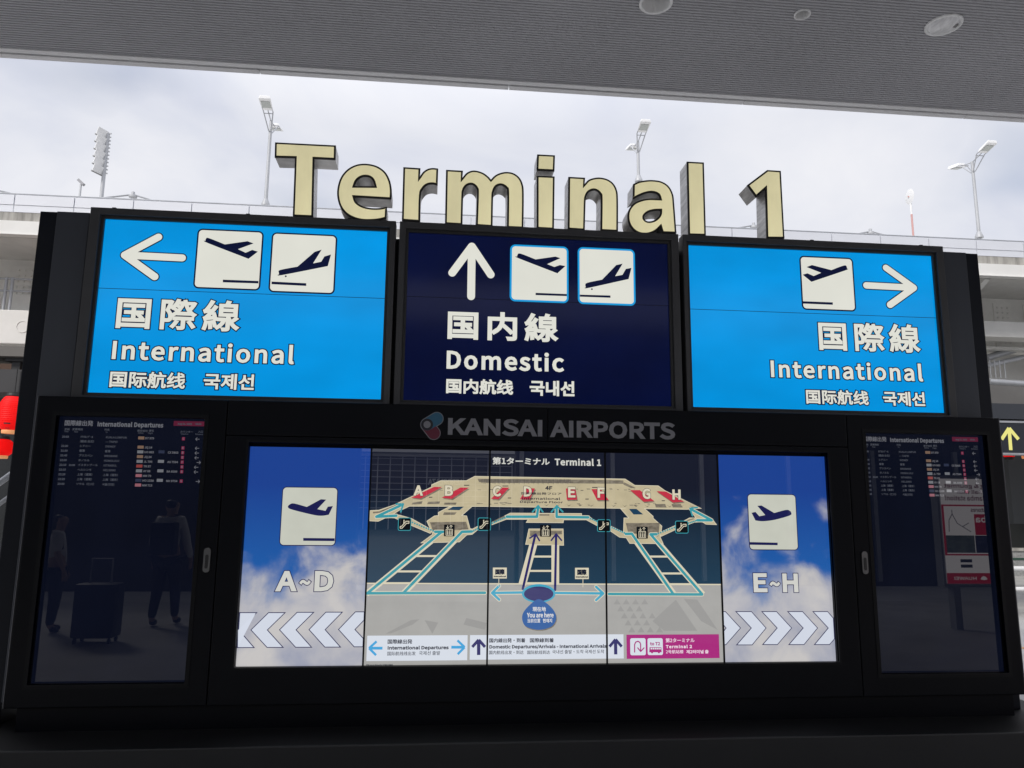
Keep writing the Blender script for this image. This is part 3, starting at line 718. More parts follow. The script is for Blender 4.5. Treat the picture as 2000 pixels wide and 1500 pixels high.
for k in range(14):
    x = 60+k*115
    if 520 < x < 700: continue
    shd.append(z7((x, 650+k*1.2), (x+26, 668+k*1.2), (x+60, 655+k*1.2), (x+30, 676+k*1.2)))
rg = random.Random(3)
for k in range(46):                                 # counters, seats and planters drawn small on the plan
    xk = 850+rg.random()*440; yk = 954+rg.random()*5 if k % 2 else 981+rg.random()*5
    wk, hk = 2+rg.random()*6, .9+rg.random()*1.3
    if 1005 < xk < 1125: continue
    shd.append([(xk, yk), (xk+wk, yk), (xk+wk+1, yk+hk), (xk+1, yk+hk)])
each('plan_shading', E_gr, shd, 3)
m = MB()                                            # glazing bars along the roof edge
for k in range(74):
    xk = 940+k*2.37
    mpoly(m, [(xk, 936.2), (xk+.9+.5*(k % 3), 936.2), (xk+.9, 943.5+(k % 4)), (xk, 943)], 3.3)
m.build('roof_glazing', E_tx2, mp_)
vo = []
for p in (z6((915, 715), (972, 682), (1085, 682), (1038, 718)), z7((938, 705), (1015, 705), (1085, 762), (985, 762))): vo.append(p)
each('plan_void', E_nv, vo, 3.4)
dk_ = []                                            # small dark ticks: doors and desks
for z, l in ((z6, ((1085, 462, 1140), (725, 585, 760), (1535, 593, 1570), (1480, 470, 1540))), (z7, ((490, 604, 525), (1275, 621, 1308), (560, 484, 640)))):
    for x, y, xx in l: dk_.append(z((x, y-4), (xx, y-4), (xx, y+4), (x, y+4)))
each('desk_mark', E_tx, dk_, 3.6)
# check-in islands A to H
isl = [('A', z6, ((540, 590), (780, 478), (860, 480), (640, 598)), (568, 662, 568, 462)), ('B', z6, ((855, 590), (1050, 485), (1135, 487), (960, 602)), (888, 972, 570, 462)),
       ('C', z6, ((1362, 602), (1480, 485), (1550, 487), (1440, 606)), (1380, 1466, 577, 468)), ('D', z6, ((1660, 606), (1730, 490), (1815, 495), (1760, 610)), (1698, 1780, 578, 472)),
       ('E', z7, ((290, 495), (385, 495), (405, 610), (300, 612)), (312, 388, 587, 480)), ('F', z7, ((552, 502), (650, 502), (730, 615), (610, 615)), (615, 690, 590, 484)),
       ('G', z7, ((950, 512), (1050, 512), (1200, 625), (1090, 632)), (1078, 1160, 603, 495)), ('H', z7, ((1220, 522), (1320, 527), (1505, 630), (1390, 640)), (1385, 1470, 610, 505))]
for ch, z, quad, (lx, rx, by, ty) in isl:
    m = MB(); mpoly(m, [(p[0]+(1.5 if ch > 'D' else 2), p[1]+2.4) for p in z(*quad)], 3.6); sh = m.build('counter_shade', E_gr, mp_)
    m = MB(); mpoly(m, z(*quad), 4); o = m.build('counter_island', E_rd, mp_)
    a, b, c = onp(z((lx, by), (rx, by), (lx, ty)), YL)
    m = MB(); write(m, ch, a[0], b[0], a[1], c[1], Ym(6), bold=.0035); m.build('island_letter', E_crl, o)
    m = MB(); write(m, ch, a[0]-.002, b[0]+.002, a[1]-.002, c[1]+.002, Ym(5), bold=.0055, fill=False); m.build('letter_outline', E_tx, o)
# routes
rt_w = 5.0
routes = [[z6((870, 940))[0], z6((850, 945))[0], (717, 1159)], [z6((790, 940))[0], z6((868, 940))[0]], [z6((1165, 937))[0], z6((1065, 940))[0], (788, 1158)],
          [(717, 1158.6), (947, 1157.6)], [z7((905, 962))[0], z7((967, 960))[0], (1314, 1159)], [z7((1220, 965))[0], z7((1160, 966))[0], (1371, 1160.4)], [(1189, 1160), (1371, 1161)],
          [z6((1525, 785))[0], z6((1835, 785))[0], z6((1847, 690))[0]], [z7((195, 690))[0], z7((195, 787))[0], z7((520, 792))[0]],
          [z6((390, 775))[0], z6((185, 785))[0], z6((445, 665))[0]], [z7((1640, 822))[0], z7((1788, 822))[0], z7((1575, 708))[0]]]
heads = [z6((1790, 735), (1847, 672), (1895, 735)), z7((142, 735), (197, 672), (258, 735)), z6((390, 655), (462, 655), (435, 735)), z7((1640, 690), (1565, 700), (1590, 775)), z7((-60, 735), (8, 672), (50, 735))]
for i, r_ in enumerate(routes):
    m = MB(); mline(m, r_, rt_w+2.6, 4.2+.01*i); ro = m.build('route_edge', E_crl, mp_)
    m = MB(); mline(m, r_, rt_w, 5+.01*i); m.build('route_line', E_te, ro)
for h in heads[:4]: m = MB(); mline(m, h, 3.2, 5.4); m.build('route_arrowhead', E_te, mp_)
m = MB()
for a, b, n_ in ((z6((545, 840))[0], z6((780, 935))[0], 10), (z6((1175, 935))[0], z6((1232, 905))[0], 3), (z6((1368, 855))[0], z6((1515, 792))[0], 7), (z7((532, 800))[0], z7((612, 835))[0], 4),
                (z7((755, 893))[0], z7((900, 955))[0], 7), (z7((1228, 962))[0], z7((1415, 890))[0], 8), (z7((1540, 855))[0], z7((1632, 825))[0], 5)): dots(m, a, b, n_, 3.6, 5.2)
m.build('escalator_dots', E_te, mp_)
for r_ in ([(1045, 1046), (1021, 1150)], [(1086, 1046), (1084, 1152)]): m = MB(); mline(m, r_, 4.6, 5); m.build('domestic_route_line', E_rn, mp_)
for h in (z6((1762, 1005), (1822, 965), (1860, 1030)), z7((140, 1028), (190, 962), (245, 1028))): m = MB(); mline(m, h, 3.0, 5.4); m.build('domestic_arrowhead', E_rn, mp_)
for tip, tail, a1, a2 in (((961, 1158), (1022, 1157), (975, 1144), (975, 1171)), ((1178, 1159), (1086, 1158), (1164, 1146), (1164, 1172))):
    o = MB(); 
    for s_ in ((tip, tail), (a1, tip, a2)): mline(o, s_, 7.4, 4.2)
    o = o.build('turn_arrow_edge', E_crl, mp_)
    i_ = MB()
    for s_ in ((tip, tail), (a1, tip, a2)): mline(i_, s_, 4.6, 5)
    i_.build('turn_arrow', E_cy, o)
# small hand signs on sticks
for bx in (zl((1382, 150), (1525, 262)), zr((384, 152), (525, 268))):
    (xa, ya), (xb, yb) = bx; p = onp([(xa, yb), (xb, yb), (xb, ya), (xa, ya)], YL)
    b = MB().flat(p, Ym(5.6)).build('hand_sign', E_crl, mp_)
    m = MB(); w_ = p[1][0]-p[0][0]; h_ = p[2][1]-p[0][1]
    write(m, '国際', p[0][0]+w_*.16, p[1][0]-w_*.16, p[0][1]+h_*.36, p[2][1]-h_*.14, Ym(6.2), bold=.0018)
    write(m, 'International', p[0][0]+w_*.06, p[1][0]-w_*.06, p[0][1]+h_*.12, p[0][1]+h_*.28, Ym(6.2), bold=.0007, res=2)
    m.build('lettering', E_tx, b)
    m = MB(); xc = (xa+xb)/2+(-2 if xa < 1050 else 2); mpoly(m, [(xc-.6, yb), (xc+.6, yb), (xc+.6, yb+16), (xc-.6, yb+16)], 5.5); m.build('stick', E_crl, b)
# you-are-here marker
c = onp([(1052, 1159)], YL)[0]
mk = MB().flat(ell(c[0], c[1], .097, .052), Ym(6)).build('position_marker', E_cy, mp_)
MB().flat(ell(c[0], c[1]-.002, .085, .041), Ym(6.6)).build('marker_disc', E_rn, mk)
drop = smooth([p for p in onpc(lambda *a: list(a), [(1052, 1170), (1036, 1180), (1022, 1196), (1020, 1211), (1028, 1224), (1052, 1230), (1076, 1224), (1086, 1210), (1083, 1195), (1070, 1180)], YL)])
MB().flat([(p[0]+.004, p[1]-.006) for p in drop], Ym(6.8)).build('marker_shadow', E_gr, mk)
MB().flat(drop, Ym(7.2)).build('marker_drop', E_bl, mk)
m = MB(); wpx(m, '現在地', (1040, 1194), (1066, 1194), (1040, 1185), YL, Ym(8), bold=.0006)
wpx(m, 'You are here', (1029, 1206), (1081, 1206), (1029, 1196), YL, Ym(8), bold=.0010)
wpx(m, '当前位置', (1030, 1216), (1055, 1216), (1030, 1208), YL, Ym(8), bold=.0003); wpx(m, '현재지', (1060, 1216), (1078, 1216), (1060, 1208), YL, Ym(8), bold=.0006)
m.build('lettering', E_wh, mk)
# icons
def icon(z, tl, br, kind):
    (xa, ya), (xb, yb) = z(tl, br); p = onp([(xa, yb), (xb, ya)], YL); x0, z0, x1, z1 = p[0][0], p[0][1], p[1][0], p[1][1]
    w_, h_ = x1-x0, z1-z0; q = lambda u, v: (x0+u*w_, z0+v*h_)
    if kind == 'escalator':
        e_ = MB().flat(rrect(x0-.004, x1+.004, z0-.004, z1+.004, .011), Ym(6)).build('escalator_icon', E_te, mp_)
        MB().flat(rrect(x0, x1, z0, z1, .008), Ym(6.6)).build('icon_ground', E_ic, e_)
        m = MB()
        for k, (dx, dz) in enumerate(((0, .0), (.05, .17))):
            pts = [q(.14+dx, .16+dz), q(.30+dx, .16+dz), q(.66+dx, .58+dz), q(.84+dx*.3, .58+dz)]
            if k: pts = [q(.14, .30), q(.26, .32), q(.62, .75), q(.84, .75)]
            for i in range(3): m.flat(capsule(pts[i], pts[i+1], .0022, 5), Ym(7.2)-.00005*i-.0001*k)
        m.flat(capsule(q(.14, .16), q(.14, .30), .0022, 5), Ym(7.5)); m.flat(capsule(q(.86, .58), q(.86, .75), .0022, 5), Ym(7.5))
        m.flat(capsule(q(.44, .56), q(.44, .72), .0028, 5), Ym(7.5)); m.flat(ell(*q(.44, .82), .0035, .0035, 10), Ym(7.5))
        m.build('icon_figure', E_crl, e_)
    else:
        e_ = MB().flat(rrect(x0, x1, z0, z1, .004), Ym(6)).build('elevator_icon', E_ic, mp_)
        m = MB()
        for a, b in ((q(.2, .08), q(.8, .08)), (q(.8, .08), q(.8, .60)), (q(.8, .60), q(.2, .60)), (q(.2, .60), q(.2, .08))): m.flat(bar(a, b, .0016), Ym(6.6)-.00003*len(m.f) % .0002)
        for u in (.33, .5, .67): m.flat(capsule(q(u, .16), q(u, .42), .0024, 5), Ym(6.9)); m.flat(ell(*q(u, .51), .0026, .0026, 8), Ym(6.9))
        for u, s_ in ((.34, -1), (.66, 1)):
            tp = q(u, .80+s_*.14); bt = q(u, .80-s_*.12); m.flat(bar(bt, tp, .0016), Ym(6.6))
            for d_ in (-1, 1): m.flat(bar(tp, q(u+d_*.13, .80+s_*.03), .0014), Ym(6.7)-.0001*d_)
        m.build('icon_figure', E_crl, e_)
for z, a, b in ((z6, (412, 802), (538, 922)), (z6, (1232, 802), (1356, 922)), (z7, (618, 820), (742, 934)), (z7, (1421, 834), (1540, 950))): icon(z, a, b, 'escalator')
for z, a, b in ((z6, (878, 866), (990, 986)), (z6, (1866, 870), (1980, 990)), (z7, (1017, 888), (1130, 1010))): icon(z, a, b, 'elevator')
# map words
m = MB(); wz(m, '第1ターミナル', z6, (1378, 248), (1965, 255), (1378, 172), YL, Ym(6), bold=.0014)
wz(m, 'Terminal 1', z7, (175, 258), (652, 268), (175, 183), YL, Ym(6), bold=.0020, space=1.03); m.build('map_title', E_txt, mp_)
m = MB(); wz(m, '4F', z7, (78, 510), (150, 510), (78, 470), YL, Ym(6), bold=.0014)
wz(m, '国際線出発フロア', z7, (-168, 558), (246, 560), (-168, 532), YL, Ym(6), bold=.0004)
wz(m, 'International', z7, (-160, 610), (230, 612), (-160, 583), YL, Ym(6), bold=.0006)
wz(m, 'Departure Floor', z7, (-182, 648), (260, 650), (-182, 620), YL, Ym(6), bold=.0006); m.build('floor_caption', E_tx, mp_)
# strips along the bottom
def strip(z0_, tl, z1_, br, mt, label=None):
    a = onp(z0_(tl), YL)[0]; b = onp(z1_(br), YL)[0]
    o = MB().flat([(a[0], b[1]), (b[0], b[1]), (b[0], a[1]), (a[0], a[1])], Ym(3)).build('guide_strip', mt, mp_)
    return o
def sarrow(parent, z, tip, tail, a1, a2, w, mt):
    m = MB()
    p = onp(z(tip, tail, a1, a2), YL); m.flat(bar(p[0], p[1], w), Ym(4.4)); m.flat(bar(p[2], p[0], w*.85), Ym(4.6)); m.flat(bar(p[0], p[3], w*.85), Ym(4.8)); m.build('arrow', mt, parent)
st = strip(zl, (92, 850), zl, (1118, 1102), E_st)
sarrow(st, zl, (110, 978), (248, 978), (188, 908), (182, 1050), .0075, E_ar); sarrow(st, zl, (1092, 968), (955, 968), (1018, 898), (1020, 1040), .0075, E_ar)
m = MB(); wz(m, '国際線出発', zl, (300, 935), (553, 935), (300, 887), YL, Ym(4.4), bold=.0006)
wz(m, 'International Departures', zl, (300, 1003), (927, 998), (300, 955), YL, Ym(4.4), bold=.0012); 
wz(m, '国际航线线出发', zl, (297, 1055), (588, 1053), (297, 1013), YL, Ym(4.4), bold=.0002); wz(m, '국제선 출발', zl, (622, 1050), (840, 1048), (622, 1008), YL, Ym(4.4), bold=.0002); m.build('lettering', E_tx, st)
st = strip(zl, (1148, 844), zr, (885, 1084), E_st)
sarrow(st, zl, (1236, 892), (1236, 1048), (1170, 966), (1302, 966), .0095, E_rn); sarrow(st, zr, (800, 888), (802, 1042), (738, 962), (864, 962), .0095, E_rn)
m = MB(); wz(m, '国内線出発・到着', zl, (1345, 922), (1714, 920), (1345, 876), YL, Ym(4.4), bold=.0006); wz(m, '国際線到着', zr, (-80, 920), (165, 918), (-80, 875), YL, Ym(4.4), bold=.0006)
wz(m, 'Domestic Departures/Arrivals - International Arrivals', zl, (1346, 992), (2548, 985), (1346, 945), YL, Ym(4.4), bold=.0011)
wz(m, '国内航线出发・到达', zl, (1343, 1043), (1697, 1040), (1343, 1003), YL, Ym(4.4), bold=.0002); wz(m, '国际航线到达', zl, (1735, 1041), (1968, 1040), (1735, 1002), YL, Ym(4.4), bold=.0002)
wz(m, '국내선 출발・도착 국제선 도착', zr, (150, 1036), (684, 1032), (150, 996), YL, Ym(4.4), bold=.0002); m.build('lettering', E_tx, st)
st = strip(zr, (912, 840), zr, (1870, 1080), E_mg)
for (a, b) in (((950, 876), (1112, 1050)), ((1128, 876), (1288, 1048))):
    p = onp(zr(a, b), YL); MB().flat(rrect(p[0][0], p[1][0], p[1][1], p[0][1], .01), Ym(4)).build('pictogram', E_st, st)
m = MB()
def mst(pts, w, k, mbx):
    q = onp(pts, YL)
    for i in range(len(q)-1): mbx.flat(capsule(q[i], q[i+1], w, 5), Ym(k)-.00005*(i % 5))
mst(zr((996, 1018), (996, 940), (1008, 915), (1030, 907), (1050, 918), (1058, 940), (1058, 1005)), .0032, 5, m); mst(zr((1028, 975), (1058, 1012), (1092, 975)), .0032, 5.4, m)
bus = zr((1150, 968), (1270, 968), (1274, 1020), (1146, 1020)); mpoly(m, bus, 5)
for wx in (1175, 1245): c = onp(zr((wx, 1020)), YL)[0]; m.flat(ell(*c, .006, .006, 14), Ym(5.2))
wz(m, 'to T2', zr, (1155, 950), (1258, 948), (1155, 915), YL, Ym(5), bold=.0010); m.build('pictogram_figure', E_mg, st)
m = MB()
for k in range(5): mpoly(m, zr((1160+k*22, 974), (1177+k*22, 974), (1177+k*22, 990), (1160+k*22, 990)), 5.8)
m.build('bus_window', E_st, st)
m = MB(); wz(m, '第2ターミナル', zr, (1315, 920), (1612, 918), (1315, 876), YL, Ym(4.4), bold=.0005); wz(m, 'Terminal 2', zr, (1318, 980), (1586, 978), (1318, 944), YL, Ym(4.4), bold=.0012, space=1.08)
wz(m, '2号航站楼', zr, (1318, 1034), (1498, 1032), (1318, 996), YL, Ym(4.4), bold=.0003); wz(m, '제2터미널 출', zr, (1528, 1034), (1756, 1032), (1528, 996), YL, Ym(4.4), bold=.0006); m.build('lettering', E_pk, st)
m = MB(); wz(m, '©Kansai Airports SORATAMA', zl, (80, 1168), (355, 1158), (80, 1142), YL, Ym(4.4), res=2, bold=.0004); m.build('copyright_line', E_tx, mp_)
for i in range(0, 6):                                # black bezels between the panels
    if i in (0, 5): continue
    b = MB(); b.box(XS[i]-.0048, XS[i]+.0048, YL-.0075, YL+.02, Z0, Z1); b.build('screen_bezel', M_bezel, mp_)
b = MB(); b.box(SCo[0]-.02, SCo[1]+.02, YL+.0255, YL+.0285, SCo[2]-.02, SCo[3]+.02); b.build('back_plate', M_bezel, kio)

# ---------------------------------------------------------------- departure boards
E_bd = scr('board_dark', (8, 12, 26), ((2.0, 2.0, 2.0), .25, 3)); E_bd.node_tree.nodes['Principled BSDF'].inputs['IOR'].default_value = 1.48
E_t1 = scr('board_text', (96, 97, 104)); E_t2 = scr('board_text_dim', (70, 73, 82)); E_p = scr('board_magenta', (118, 34, 64)); E_p2 = scr('board_bar_red', (84, 24, 46))
LOGO = {'r': scr('airline_red', (128, 56, 54)), 'w': scr('airline_white', (104, 106, 112)), 'p': scr('airline_pink', (138, 88, 98)), 'o': scr('airline_tan', (112, 90, 76)), 'd': scr('airline_navy', (40, 46, 66))}
rows = [(0, '20:55', 'ｸｱﾗﾙﾝﾌﾟｰﾙ', 'KUALA LUMPUR', 'o', 'D7 379', None, '', 'C', '←'), (1, '', '（経由 台北）', '--- TAIPEI', None, '', None, '', '', ''),
        (2, '21:20', 'シドニー', 'SYDNEY', 'o', 'JQ 14', None, '', 'E', '←'), (3, '21:30', '香港', '香港', 'w', 'UO 863', 'd', 'CX 5863', 'B', '←'), (4, '21:45', 'ブリスベン', 'BRISBANE', 'o', 'JQ 24', None, '', 'E', '←'),
        (5, '22:00', 'ホノルル', 'HONOLULU', 'w', 'JL 790', 'w', 'AS 7594', 'F', '→'), (6, '22:10', 'イスタンブール', 'ISTANBUL', 'r', 'TK 87', None, '', 'B', '←'), (7, '22:15', 'ヘルシンキ', 'HELSINKI', 'w', 'AY 68', 'w', 'BA 6099', 'B', '←'),
        (8, '22:25', '上海（浦東）', '上海（浦东）', 'p', 'MM 79', None, '', '', ''), (9, '22:25', '上海（浦東）', '上海（浦东）', 'd', 'HO 1338', 'w', 'NH 9754', 'G', '→'), (10, '23:00', 'ソウル（仁川）', '서울(인천)', 'p', 'MM 713', None, '', '', '')]
hb = glyphs('H', 'cjk', 2)[3]; HCAP = hb[3]-hb[2]
def board(label, h, dx, dz):
    t = thing('departure_board', label, 'screen', (h[0], YL, h[2]), 'dark departure boards in the kiosk doors')
    panelbox(t, h[0]-.01, h[1]+.01, h[2]-.01, h[3]+.01, E_bd)
    P0 = lambda x, y: W(*zD((x, y))[0], YL)
    def put(mb, s, x, y, hgt, y_, wid=None, bold=.0007, res=2):     # x, y in the measured frame of the left board
        a = P0(x, y); vs, fs, lp, bb = glyphs(s, 'cjk', res)
        k = hgt/HCAP; w = (bb[1]-bb[0])*k if wid is None else wid
        z_ = a.z+bb[2]*k
        write(mb, s, a.x+dx, a.x+dx+w, z_+dz, z_+dz+(bb[3]-bb[2])*k, y_, bold=bold, res=res)
    m = MB(); a = P0(525, 297); b = P0(757, 300); c = P0(525, 252); write(m, '国際線出発', a.x+dx, b.x+dx, a.z+dz, c.z+dz, YL-.0012, bold=.0007); m.build('board_title', E_t1, t); m = MB()
    a = P0(792, 312); b = P0(1327, 322); c = P0(792, 262); write(m, 'International Departures', a.x+dx, b.x+dx, a.z+dz-.001, c.z+dz, YL-.0012, bold=.0016, space=1.03); m.build('board_title', E_t1, t)
    a = P0(1412, 298); b = P0(1672, 264); br_ = MB().flat([(a.x+dx, a.z+dz), (b.x+dx, a.z+dz), (b.x+dx, b.z+dz), (a.x+dx, b.z+dz)], YL-.0006).build('clock_bar', E_p2, t)
    m = MB(); put(m, 'Aug 21. 2023', 1445, 289, .0100, YL-.0012); put(m, '20:24', 1590, 291, .0100, YL-.0012); m.build('clock_text', E_t2, br_)
    m = MB()
    for s, x, y in (('定刻', 525, 334), ('変更時刻', 588, 334), ('行先', 850, 338), ('航空会社', 1118, 346), ('便名', 1212, 346), ('カウンター', 1468, 354), ('入口', 1612, 354)): put(m, s, x, y, .0105, YL-.0012, bold=.0003)
    for s, x, y in (('Time', 522, 350), ('New', 605, 352), ('To', 858, 356), ('Airline', 1122, 362), ('Flight', 1205, 364), ('Check-in', 1472, 370), ('Entrance', 1590, 372)): put(m, s, x, y, .0075, YL-.0012, bold=.0002)
    m.build('column_heading', E_t2, t)
    sk = lambda x: (x-505)*.0125
    base = P0(505, 395)
    for r_, tm, jp, en, lg_, fl, lg2, fl2, ct, ar in rows:
        yy = 395+(0 if r_ == 0 else 36 if r_ == 1 else 36+38.6*(r_-1))
        sl = lambda x: x-(yy-395)*.098*(1-(x-505)/1165*.55)      # same plane column lower down
        m = MB(); 
        if tm: put(m, tm, 505-(yy-395)*.098, yy, .0112, YL-.0012)
        put(m, jp, sl(655), yy+1, .0112, YL-.0012, bold=.0004); put(m, en, sl(862), yy+5, .0112, YL-.0012, bold=.0004)
        if tm == '22:10': put(m, '21:55', sl(582), yy+1, .0100, YL-.0012)
        row = m.build('flight_row', E_t2, t)
        m = MB()
        if fl: put(m, fl, sl(1182), yy+13, .0118, YL-.0012, bold=.0006)
        if fl2: put(m, fl2, sl(1372), yy+16, .0118, YL-.0012, bold=.0006)
        if ar:
            x_ = sl(1592 if ar == '←' else 1642); p = P0(x_, yy+12); s_ = 1 if ar == '←' else -1
            m.flat(bar((p.x+dx, p.z+dz), (p.x+dx+s_*.022, p.z+dz), .0018), YL-.0012)
            for d_ in (-1, 1): m.flat(bar((p.x+dx, p.z+dz), (p.x+dx+s_*.009, p.z+dz+d_*.009), .0016), YL-.0013-.0001*d_)
        if m.f: m.build('flight_number', E_t1, row)
        for lc, x in ((lg_, 1124), (lg2, 1296)):
            if not lc: continue
            p = P0(sl(x), yy+14); q = [(p.x+dx, p.z+dz), (p.x+dx+.033, p.z+dz), (p.x+dx+.033, p.z+dz+.0165), (p.x+dx, p.z+dz+.0165)]
            bk = MB().flat(q, YL-.0008).build('airline_badge', LOGO[lc], row)
        if ct:
            p = P0(sl(1480), yy+22); MB().flat([(p.x+dx, p.z+dz), (p.x+dx+.016, p.z+dz), (p.x+dx+.016, p.z+dz+.018), (p.x+dx, p.z+dz+.018)], YL-.0008).build('counter_badge', E_p, row)
            m = MB(); write(m, ct, p.x+dx+.004, p.x+dx+.012, p.z+dz+.003, p.z+dz+.015, YL-.0014, bold=.0006); m.build('counter_letter', E_t1, row)
    return t
board('dark departure board left of the map, times of the flights in full view', DLo, 0, 0)
pr = W(1686, 862, YL); pl_ = W(*zD((525, 297))[0], YL)
board('dark departure board right of the map, its left edge cut by the frame', DRo, pr.x-pl_.x, pr.z-pl_.z)

#BACKGROUND
# ================================================================ elevated road behind the kiosk
def WZ(px, py, Z):
    d = rt*((px-1000)/F)+up*((750-py)/F)+fw
    return Vector((0, 0, CZ))+d*((Z-CZ)/d.z)
M_white = mat('girder_white', (.74, .73, .70), .55, noise=((.8, .8, .8), .10, 6))
M_conc = mat('stained_concrete', (.36, .345, .315), .85, noise=((7, 2, .9), .50, 8), bump=.3)
M_par = mat('parapet_metal', (.66, .675, .72), .42, .05, noise=((.6, 1, 2), .05, 4))
M_web = mat('girder_grey', (.80, .79, .75), .6, noise=((1, 1, 1), .16, 6))
M_under = mat('underside_grey', (.66, .65, .62), .75, noise=((.7, .7, .7), .18, 6))
M_dark = mat('dark_cladding', (.035, .034, .036), .5, noise=((.7, .7, .7), .2, 4))
M_dglass = mat('dark_glass', (.030, .034, .036), .12, 0, .5)
M_galv = mat('galvanised', (.42, .43, .45), .45, .5, noise=((3, 3, 3), .15, 4))
M_brown = mat('brown_soffit', (.26, .155, .11), .6, noise=((1, 1, 1), .15, 4))
YV = 17.4
via = thing('elevated_road', 'long elevated road with a pale parapet and white girder behind the signs', 'viaduct', (2, YV+5, 0))
x = W(27, 400, YV).x-1.285*24; k = 0
while x < 44:
    b = MB(); b.box(x+.012, x+1.273, YV, YV+.05, 8.405, 8.640); b.box(x+.012, x+1.273, YV+.012, YV+.05, 8.235, 8.397)
    b.box(x-.006, x+.006, YV+.02, YV+.06, 8.24, 8.63); b.build('parapet_panel', M_par, via); x += 1.285; k += 1
b = MB(); b.tube([(-32, YV+.03, 8.672), (45, YV+.03, 8.672)], .018, 8); b.build('parapet_rail', M_galv, via)
b = MB(); b.box(-32, 45, YV+.02, YV+.5, 7.985, 8.232); b.build('concrete_kerb', M_conc, via)
b = MB(); b.box(-32, 45, YV-.12, YV+.10, 7.672, 7.983); b.box(-32, 45, YV-.16, YV+.02, 7.655, 7.672); b.build('edge_girder', M_white, via)
b = MB(); b.box(-32, 45, YV+.5, 25.5, 7.80, 8.10); b.build('deck_slab', M_under, via)
b = MB(); b.box(-32, 45, 19.6, 19.66, 6.35, 7.80); b.box(-32, 45, 19.35, 19.95, 6.28, 6.35); b.build('main_girder', M_web, via)
for i in range(-8, 13):                             # cantilever brackets under the edge
    xb = i*3.2+1.05
    b = MB(); b.beam((xb, 19.62, 6.75), (xb, 17.55, 7.72), .16, .14, (1, 0, 0)); b.build('bracket', M_white, via)
    b = MB(); b.box(xb-.04, xb+.04, 19.46, 19.60, 6.35, 7.80); b.build('web_stiffener', M_white, via)
# rivet rows on the web, left and right of the kiosk
def rivets(x0, z0, nx, nz, dx, dz, y):
    b = MB()
    for i in range(nx):
        for j in range(nz): b.tube([(x0+i*dx, y, z0+j*dz), (x0+i*dx, y-.03, z0+j*dz)], .026, 8)
    return b
for xa in (W(1942, 600, 19.6).x, W(2000, 600, 19.6).x, W(34, 520, 19.6).x):
    b = MB(); b.box(xa-.05, xa+.42, 19.575, 19.60, 6.40, 7.66); sp_ = b.build('splice_plate', M_web, via)
    rivets(xa+.06, 6.52, 3, 8, .15, .145, 19.575).build('rivet_row', M_white, sp_)
# left: white cross beam with inspection cover, platform with railing
YB = 18.4
p0, p1 = W(-160, 604, YB), W(150, 671, YB)
b = MB(); b.box(p0.x, p1.x, YB, YB+.9, W(20, 671, YB).z, W(20, 605, YB).z); cb = b.build('cross_beam', M_white, via, bevel=.02)
c = W(44, 638, YB); b = MB()
b.prism(ell(c.x, c.z, .145, .145, 32), YB-.012, YB+.002, [ell(c.x, c.z, .125, .125, 32)]); b.build('inspection_cover', M_web, cb)
b = MB(); zt = W(20, 605, YB).z; zh = W(20, 541, YB).z
for px in (-30, 4, 16, 62): q = W(px, 600, YB+.1); b.tube([(q.x, YB+.15, zt-.1), (q.x, YB+.15, zh+.03)], .035, 8)
for zz_ in (zh, (zt+zh)/2+.1): b.tube([(p0.x, YB+.15, zz_), (p1.x, YB+.15, zz_)], .022, 8)
b.build('platform_railing', M_galv, via)
q = W(40, 600, 18.9); b = MB(); b.box(q.x-.25, q.x+.45, 18.95, 19.3, zt, zt+.5); b.build('junction_box', M_web, via, bevel=.015)
b = MB(); b.box(-32, 45, 20.8, 21.4, 5.7, 6.5); b.build('inner_girder', M_under, via)
b = MB(); b.tube([(-32, 18.9, 5.45), (-7, 18.9, 5.45)], .09, 10); b.build('drain_pipe', M_galv, via)
YR = 18.6                                            # right: grey beam, pipes
b = MB(); z0_, z1_ = W(1930, 657, YR).z, W(1930, 627, YR).z; b.box(11, 45, YR, YR+.5, z0_, z1_); b.build('cross_beam', M_under, via)
for (pa, pb, r_, y_) in (((1925, 700), (2030, 668), .10, 19.6), ((1925, 715), (2030, 690), .07, 19.4), ((1930, 745), (2040, 752), .08, 18.0)):
    b = MB(); b.tube([W(*pa, y_), W(*pb, y_+.2)], r_, 12); b.build('service_pipe', M_galv, via, smooth=True)
for i in range(4):                                   # mesh panel of an access cage
    b = MB(); q = W(1934+i*9.5, 720, 19.2); b.tube([(q.x, 19.2, W(1934, 738, 19.2).z), (q.x, 19.2, W(1934, 703, 19.2).z)], .018, 6); b.build('cage_bar', M_galv, via)
for xp in (-26, -2, 22, 40):
    b = MB(); b.box(xp-.9, xp+.9, 22.5, 24.3, 0, 7.8); b.build('pier', M_under, via, bevel=.08)

